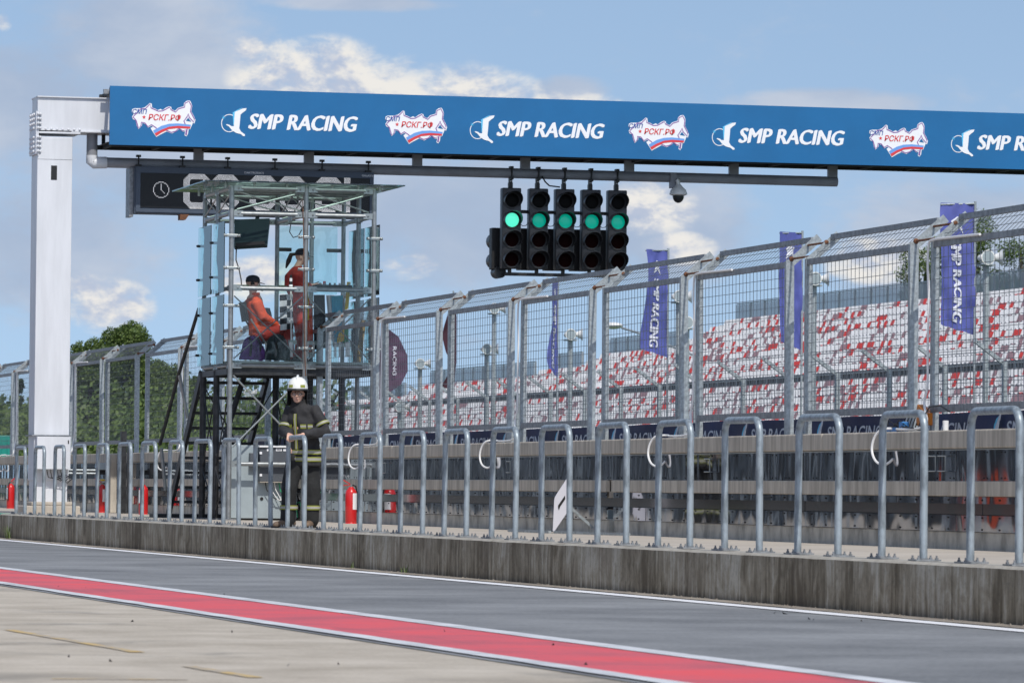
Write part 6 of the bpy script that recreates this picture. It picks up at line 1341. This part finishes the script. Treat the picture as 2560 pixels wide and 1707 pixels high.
# ================================================================== TREES
def tree(px, py_top, y, w_px, lab, seed, nleaf=9000, leafm='leaf', nm='tree', leaf=.22, conifer=False):
    top = at(1, y, px, py_top); h = top.z; Rw = w_px / FP * (y * 1.03) / 2; rr = random.Random(seed); base = Vector((top.x, y, 0)); t = thing(nm, lab, 'tree', base)
    b = MB(); pts = [base + Vector((rr.uniform(-.2, .2) * k_ / 3, rr.uniform(-.2, .2), h * .9 * k_ / 5)) for k_ in range(6)]; b.tube(pts, [h * .03, h * .025, h * .02, h * .014, h * .009, h * .004], 8); tk = b.build('trunk', 'bark', t, True)
    cl = []
    if conifer:
        for k_ in range(60): v = rr.random() ** .8; a = rr.uniform(0, 6.28); rad = Rw * (1 - v) * .9 + .15; cl.append((base + Vector((math.cos(a) * rad * rr.random(), math.sin(a) * rad * rr.random(), h * (.12 + .87 * v))), rad * .32 + .12))
    else:
        nb_ = 52
        for k_ in range(nb_):
            v = rr.random() ** .75; a = rr.uniform(0, 6.28); prof = min(1, .55 + 1.2 * v) * (1 - v ** 3) ** .5 + .04; rad = Rw * prof * rr.uniform(.25, .95)
            c = base + Vector((math.cos(a) * rad, math.sin(a) * rad, h * (.25 + .70 * v) - (.07 * h * (rad / max(Rw, .1)) ** 2))); cl.append((c, Rw * rr.uniform(.16, .34)))
            if k_ % 2 == 0: b = MB(); s_ = pts[2].lerp(pts[4], v * .8); b.tube([s_, s_.lerp(c, .6) + Vector((0, 0, .2)), c], [h * .010, h * .006, h * .002], 5); b.build('limb', 'bark', t, True)
    b = MB(); tot = sum(r_**2 for _, r_ in cl)
    for c, r_ in cl:
        n_ = int(nleaf * r_**2 / tot) + 4
        for _ in range(n_):
            d = Vector((rr.gauss(0, 1), rr.gauss(0, 1), rr.gauss(0, .8))).normalized() * r_ * rr.uniform(.35, 1.12) ** .7; p = c + d
            if p.z > h * 1.02: p.z = h
            s_ = leaf * rr.uniform(.5, 1.2); n1 = Vector((rr.gauss(0, 1), rr.gauss(0, 1), rr.gauss(.5, 1))).normalized(); e1_ = n1.orthogonal().normalized(); e2_ = n1.cross(e1_)
            b.add([p - e1_ * s_ * .5, p + e2_ * s_ * .3, p + e1_ * s_ * .5, p - e2_ * s_ * .3], [(0, 1, 2, 3)])
    b.build('crown', leafm, t); return t
tree(232, 842, 170, 210, 'broad green tree just right of the white column, its top over the fence', 1, 50000, leaf=.12)
tree(325, 800, 175, 220, 'tallest green tree behind the fence left of the booth', 2, 48000, leaf=.12)
tree(410, 890, 180, 170, 'lower green tree nearest the slanting black pole', 3, 30000, leaf=.12)
tree(490, 925, 210, 90, 'small green tree behind the booth stairs', 4, 14000, leaf=.13)
tree(150, 940, 190, 110, 'green tree mostly hidden behind the white column', 5, 14000, leaf=.13)
tree(48, 950, 240, 46, 'dark slim conifer at the left edge', 6, 4500, 'leaf_dark', 'conifer', .28, True)
tree(2305, 585, 300, 190, 'pale birch behind the grandstand, left of the nearest indigo flag', 7, 12000, leaf=.2); tree(2430, 505, 290, 300, 'tallest leafy tree behind the grandstand at the right', 8, 26000, leaf=.2); tree(2560, 540, 285, 260, 'leafy tree behind the grandstand cut by the right edge', 9, 22000, leaf=.2); tree(2370, 590, 310, 200, 'low leafy tree behind the grandstand between the birch and the tallest tree', 10, 12000, leaf=.2)
k_ = 0
for px, py, w in ((925, 972, 30), (950, 990, 26), (975, 965, 30), (997, 955, 34), (1025, 985, 28), (890, 985, 26), (860, 975, 30), (830, 990, 26), (640, 985, 28), (585, 990, 30), (1160, 975, 26), (1430, 960, 24)):
    k_ += 1; tree(px, py, 420, w * 1.3, 'small dark conifer on the skyline beyond the grandstand end, number %d from' % k_, 20 + k_, 1500, 'leaf_dark', 'conifer', .5, True)['label'] = 'small dark conifer on the skyline ' + ['left of the lowest seats', 'right of the slim pair before the lowest seats', 'tallest of the cluster above the lowest seats', 'with the sharpest tip above the lowest seats', 'at the left end of the grandstand screen', 'right of the booth edge', 'behind the booth right corner', 'behind the right part of the booth floor', 'behind the booth stairs, right one', 'behind the booth stairs, left one', 'behind the grandstand middle', 'behind the grandstand screen'][k_ - 1]
# far-off wood that reads as one mass
b = MB(); rr = random.Random(3)
for k_ in range(50000):
    az = rr.uniform(5, 21); y = rr.uniform(330, 470); x = y * math.tan(R(az)); hmx = 5.2 + 2.4 * noise.noise((x * .06, y * .02, 0)) + 1.6 * noise.noise((x * .3, 0, 4)) + (2.5 if az < 12.8 else 0); z = rr.uniform(0.0, max(1, hmx)); s_ = rr.uniform(.2, .45)
    n1 = Vector((rr.gauss(0, 1), rr.gauss(-.4, 1), rr.gauss(.5, 1))).normalized(); e1_ = n1.orthogonal().normalized(); e2_ = n1.cross(e1_); p = Vector((x, y, z)); b.add([p - e1_ * s_, p + e2_ * s_ * .6, p + e1_ * s_, p - e2_ * s_ * .6], [(0, 1, 2, 3)])
struct(b.build('distant_wood', 'leaf_far'), 'stuff', 'far-off belt of green woodland along the skyline')
b = MB()
for k_ in range(60000):
    y = rr.uniform(150, 235); x = y * math.tan(R(rr.uniform(7.6, 11.9))); z = rr.uniform(0, 3.9 + 1.3 * noise.noise((x * .2, y * .1, 1))); s_ = rr.uniform(.06, .14)
    n1 = Vector((rr.gauss(0, 1), rr.gauss(-.4, 1), rr.gauss(.5, 1))).normalized(); e1_ = n1.orthogonal().normalized(); e2_ = n1.cross(e1_); p = Vector((x, y, z)); b.add([p - e1_ * s_, p + e2_ * s_ * .6, p + e1_ * s_, p - e2_ * s_ * .6], [(0, 1, 2, 3)])
struct(b.build('hedge', 'leaf'), 'stuff', 'thicket of green bushes beyond the track at the left')
# teal container behind the fence on the left
p0, p1 = at(1, 125, 8, 1088), at(1, 125, 33, 1130); t = thing('container', 'teal metal container behind the fence at the left edge', 'container', (p0.x, 125, 0)); b = MB(); b.bevbox((p0.x - 1.2, 125, 0), (p1.x, 127, p0.z), .02); b.build('body', 'teal', t)
for k_ in range(10): b = MB(); x = p0.x - 1.15 + k_ * .14; b.box((x, 124.97, .1), (x + .06, 124.999, p0.z - .1)); b.build('rib', 'teal', t)
# ================================================================== PIT BUILDING (opposite, seen only mirrored in the steel panels)
pb = thing('pit_building', 'long dark pit garage building facing the wall across the lane', 'building', (-13, 100, 0))
MB().box((-24, -40, 0), (-13.6, 300, 5.4)).build('wall', 'cabinet_dark', pb); MB().box((-24, -40, 5.4), (-12.2, 300, 5.9)).build('roof', 'cabinet', pb); MB().box((-13.6, -40, 3.9), (-12.4, 300, 4.6)).build('canopy', 'black', pb)
for i in range(48):
    y = -36 + i * 7; MB().box((-13.6, y + .5, 0), (-13.55, y + 6.2, 3.5)).build('garage_opening', 'black', pb); MB().box((-13.6, y - .25, 0), (-13.3, y + .25, 3.9)).build('pillar', 'cabinet', pb)
for i, y in enumerate((112, 188)):  # unseen carts, added to tint the reflections in the steel panels
    m_ = ['orange', 'cabinet'][i]; b = MB(); b.bevbox((-12.6, y, 0), (-12.0, y + .9, 1.3), .05); tag(b.build('reflection_cart', m_), ['orange', 'grey'][i] + ' cart out of view across the lane, added for the steel panel reflections', 'cart')
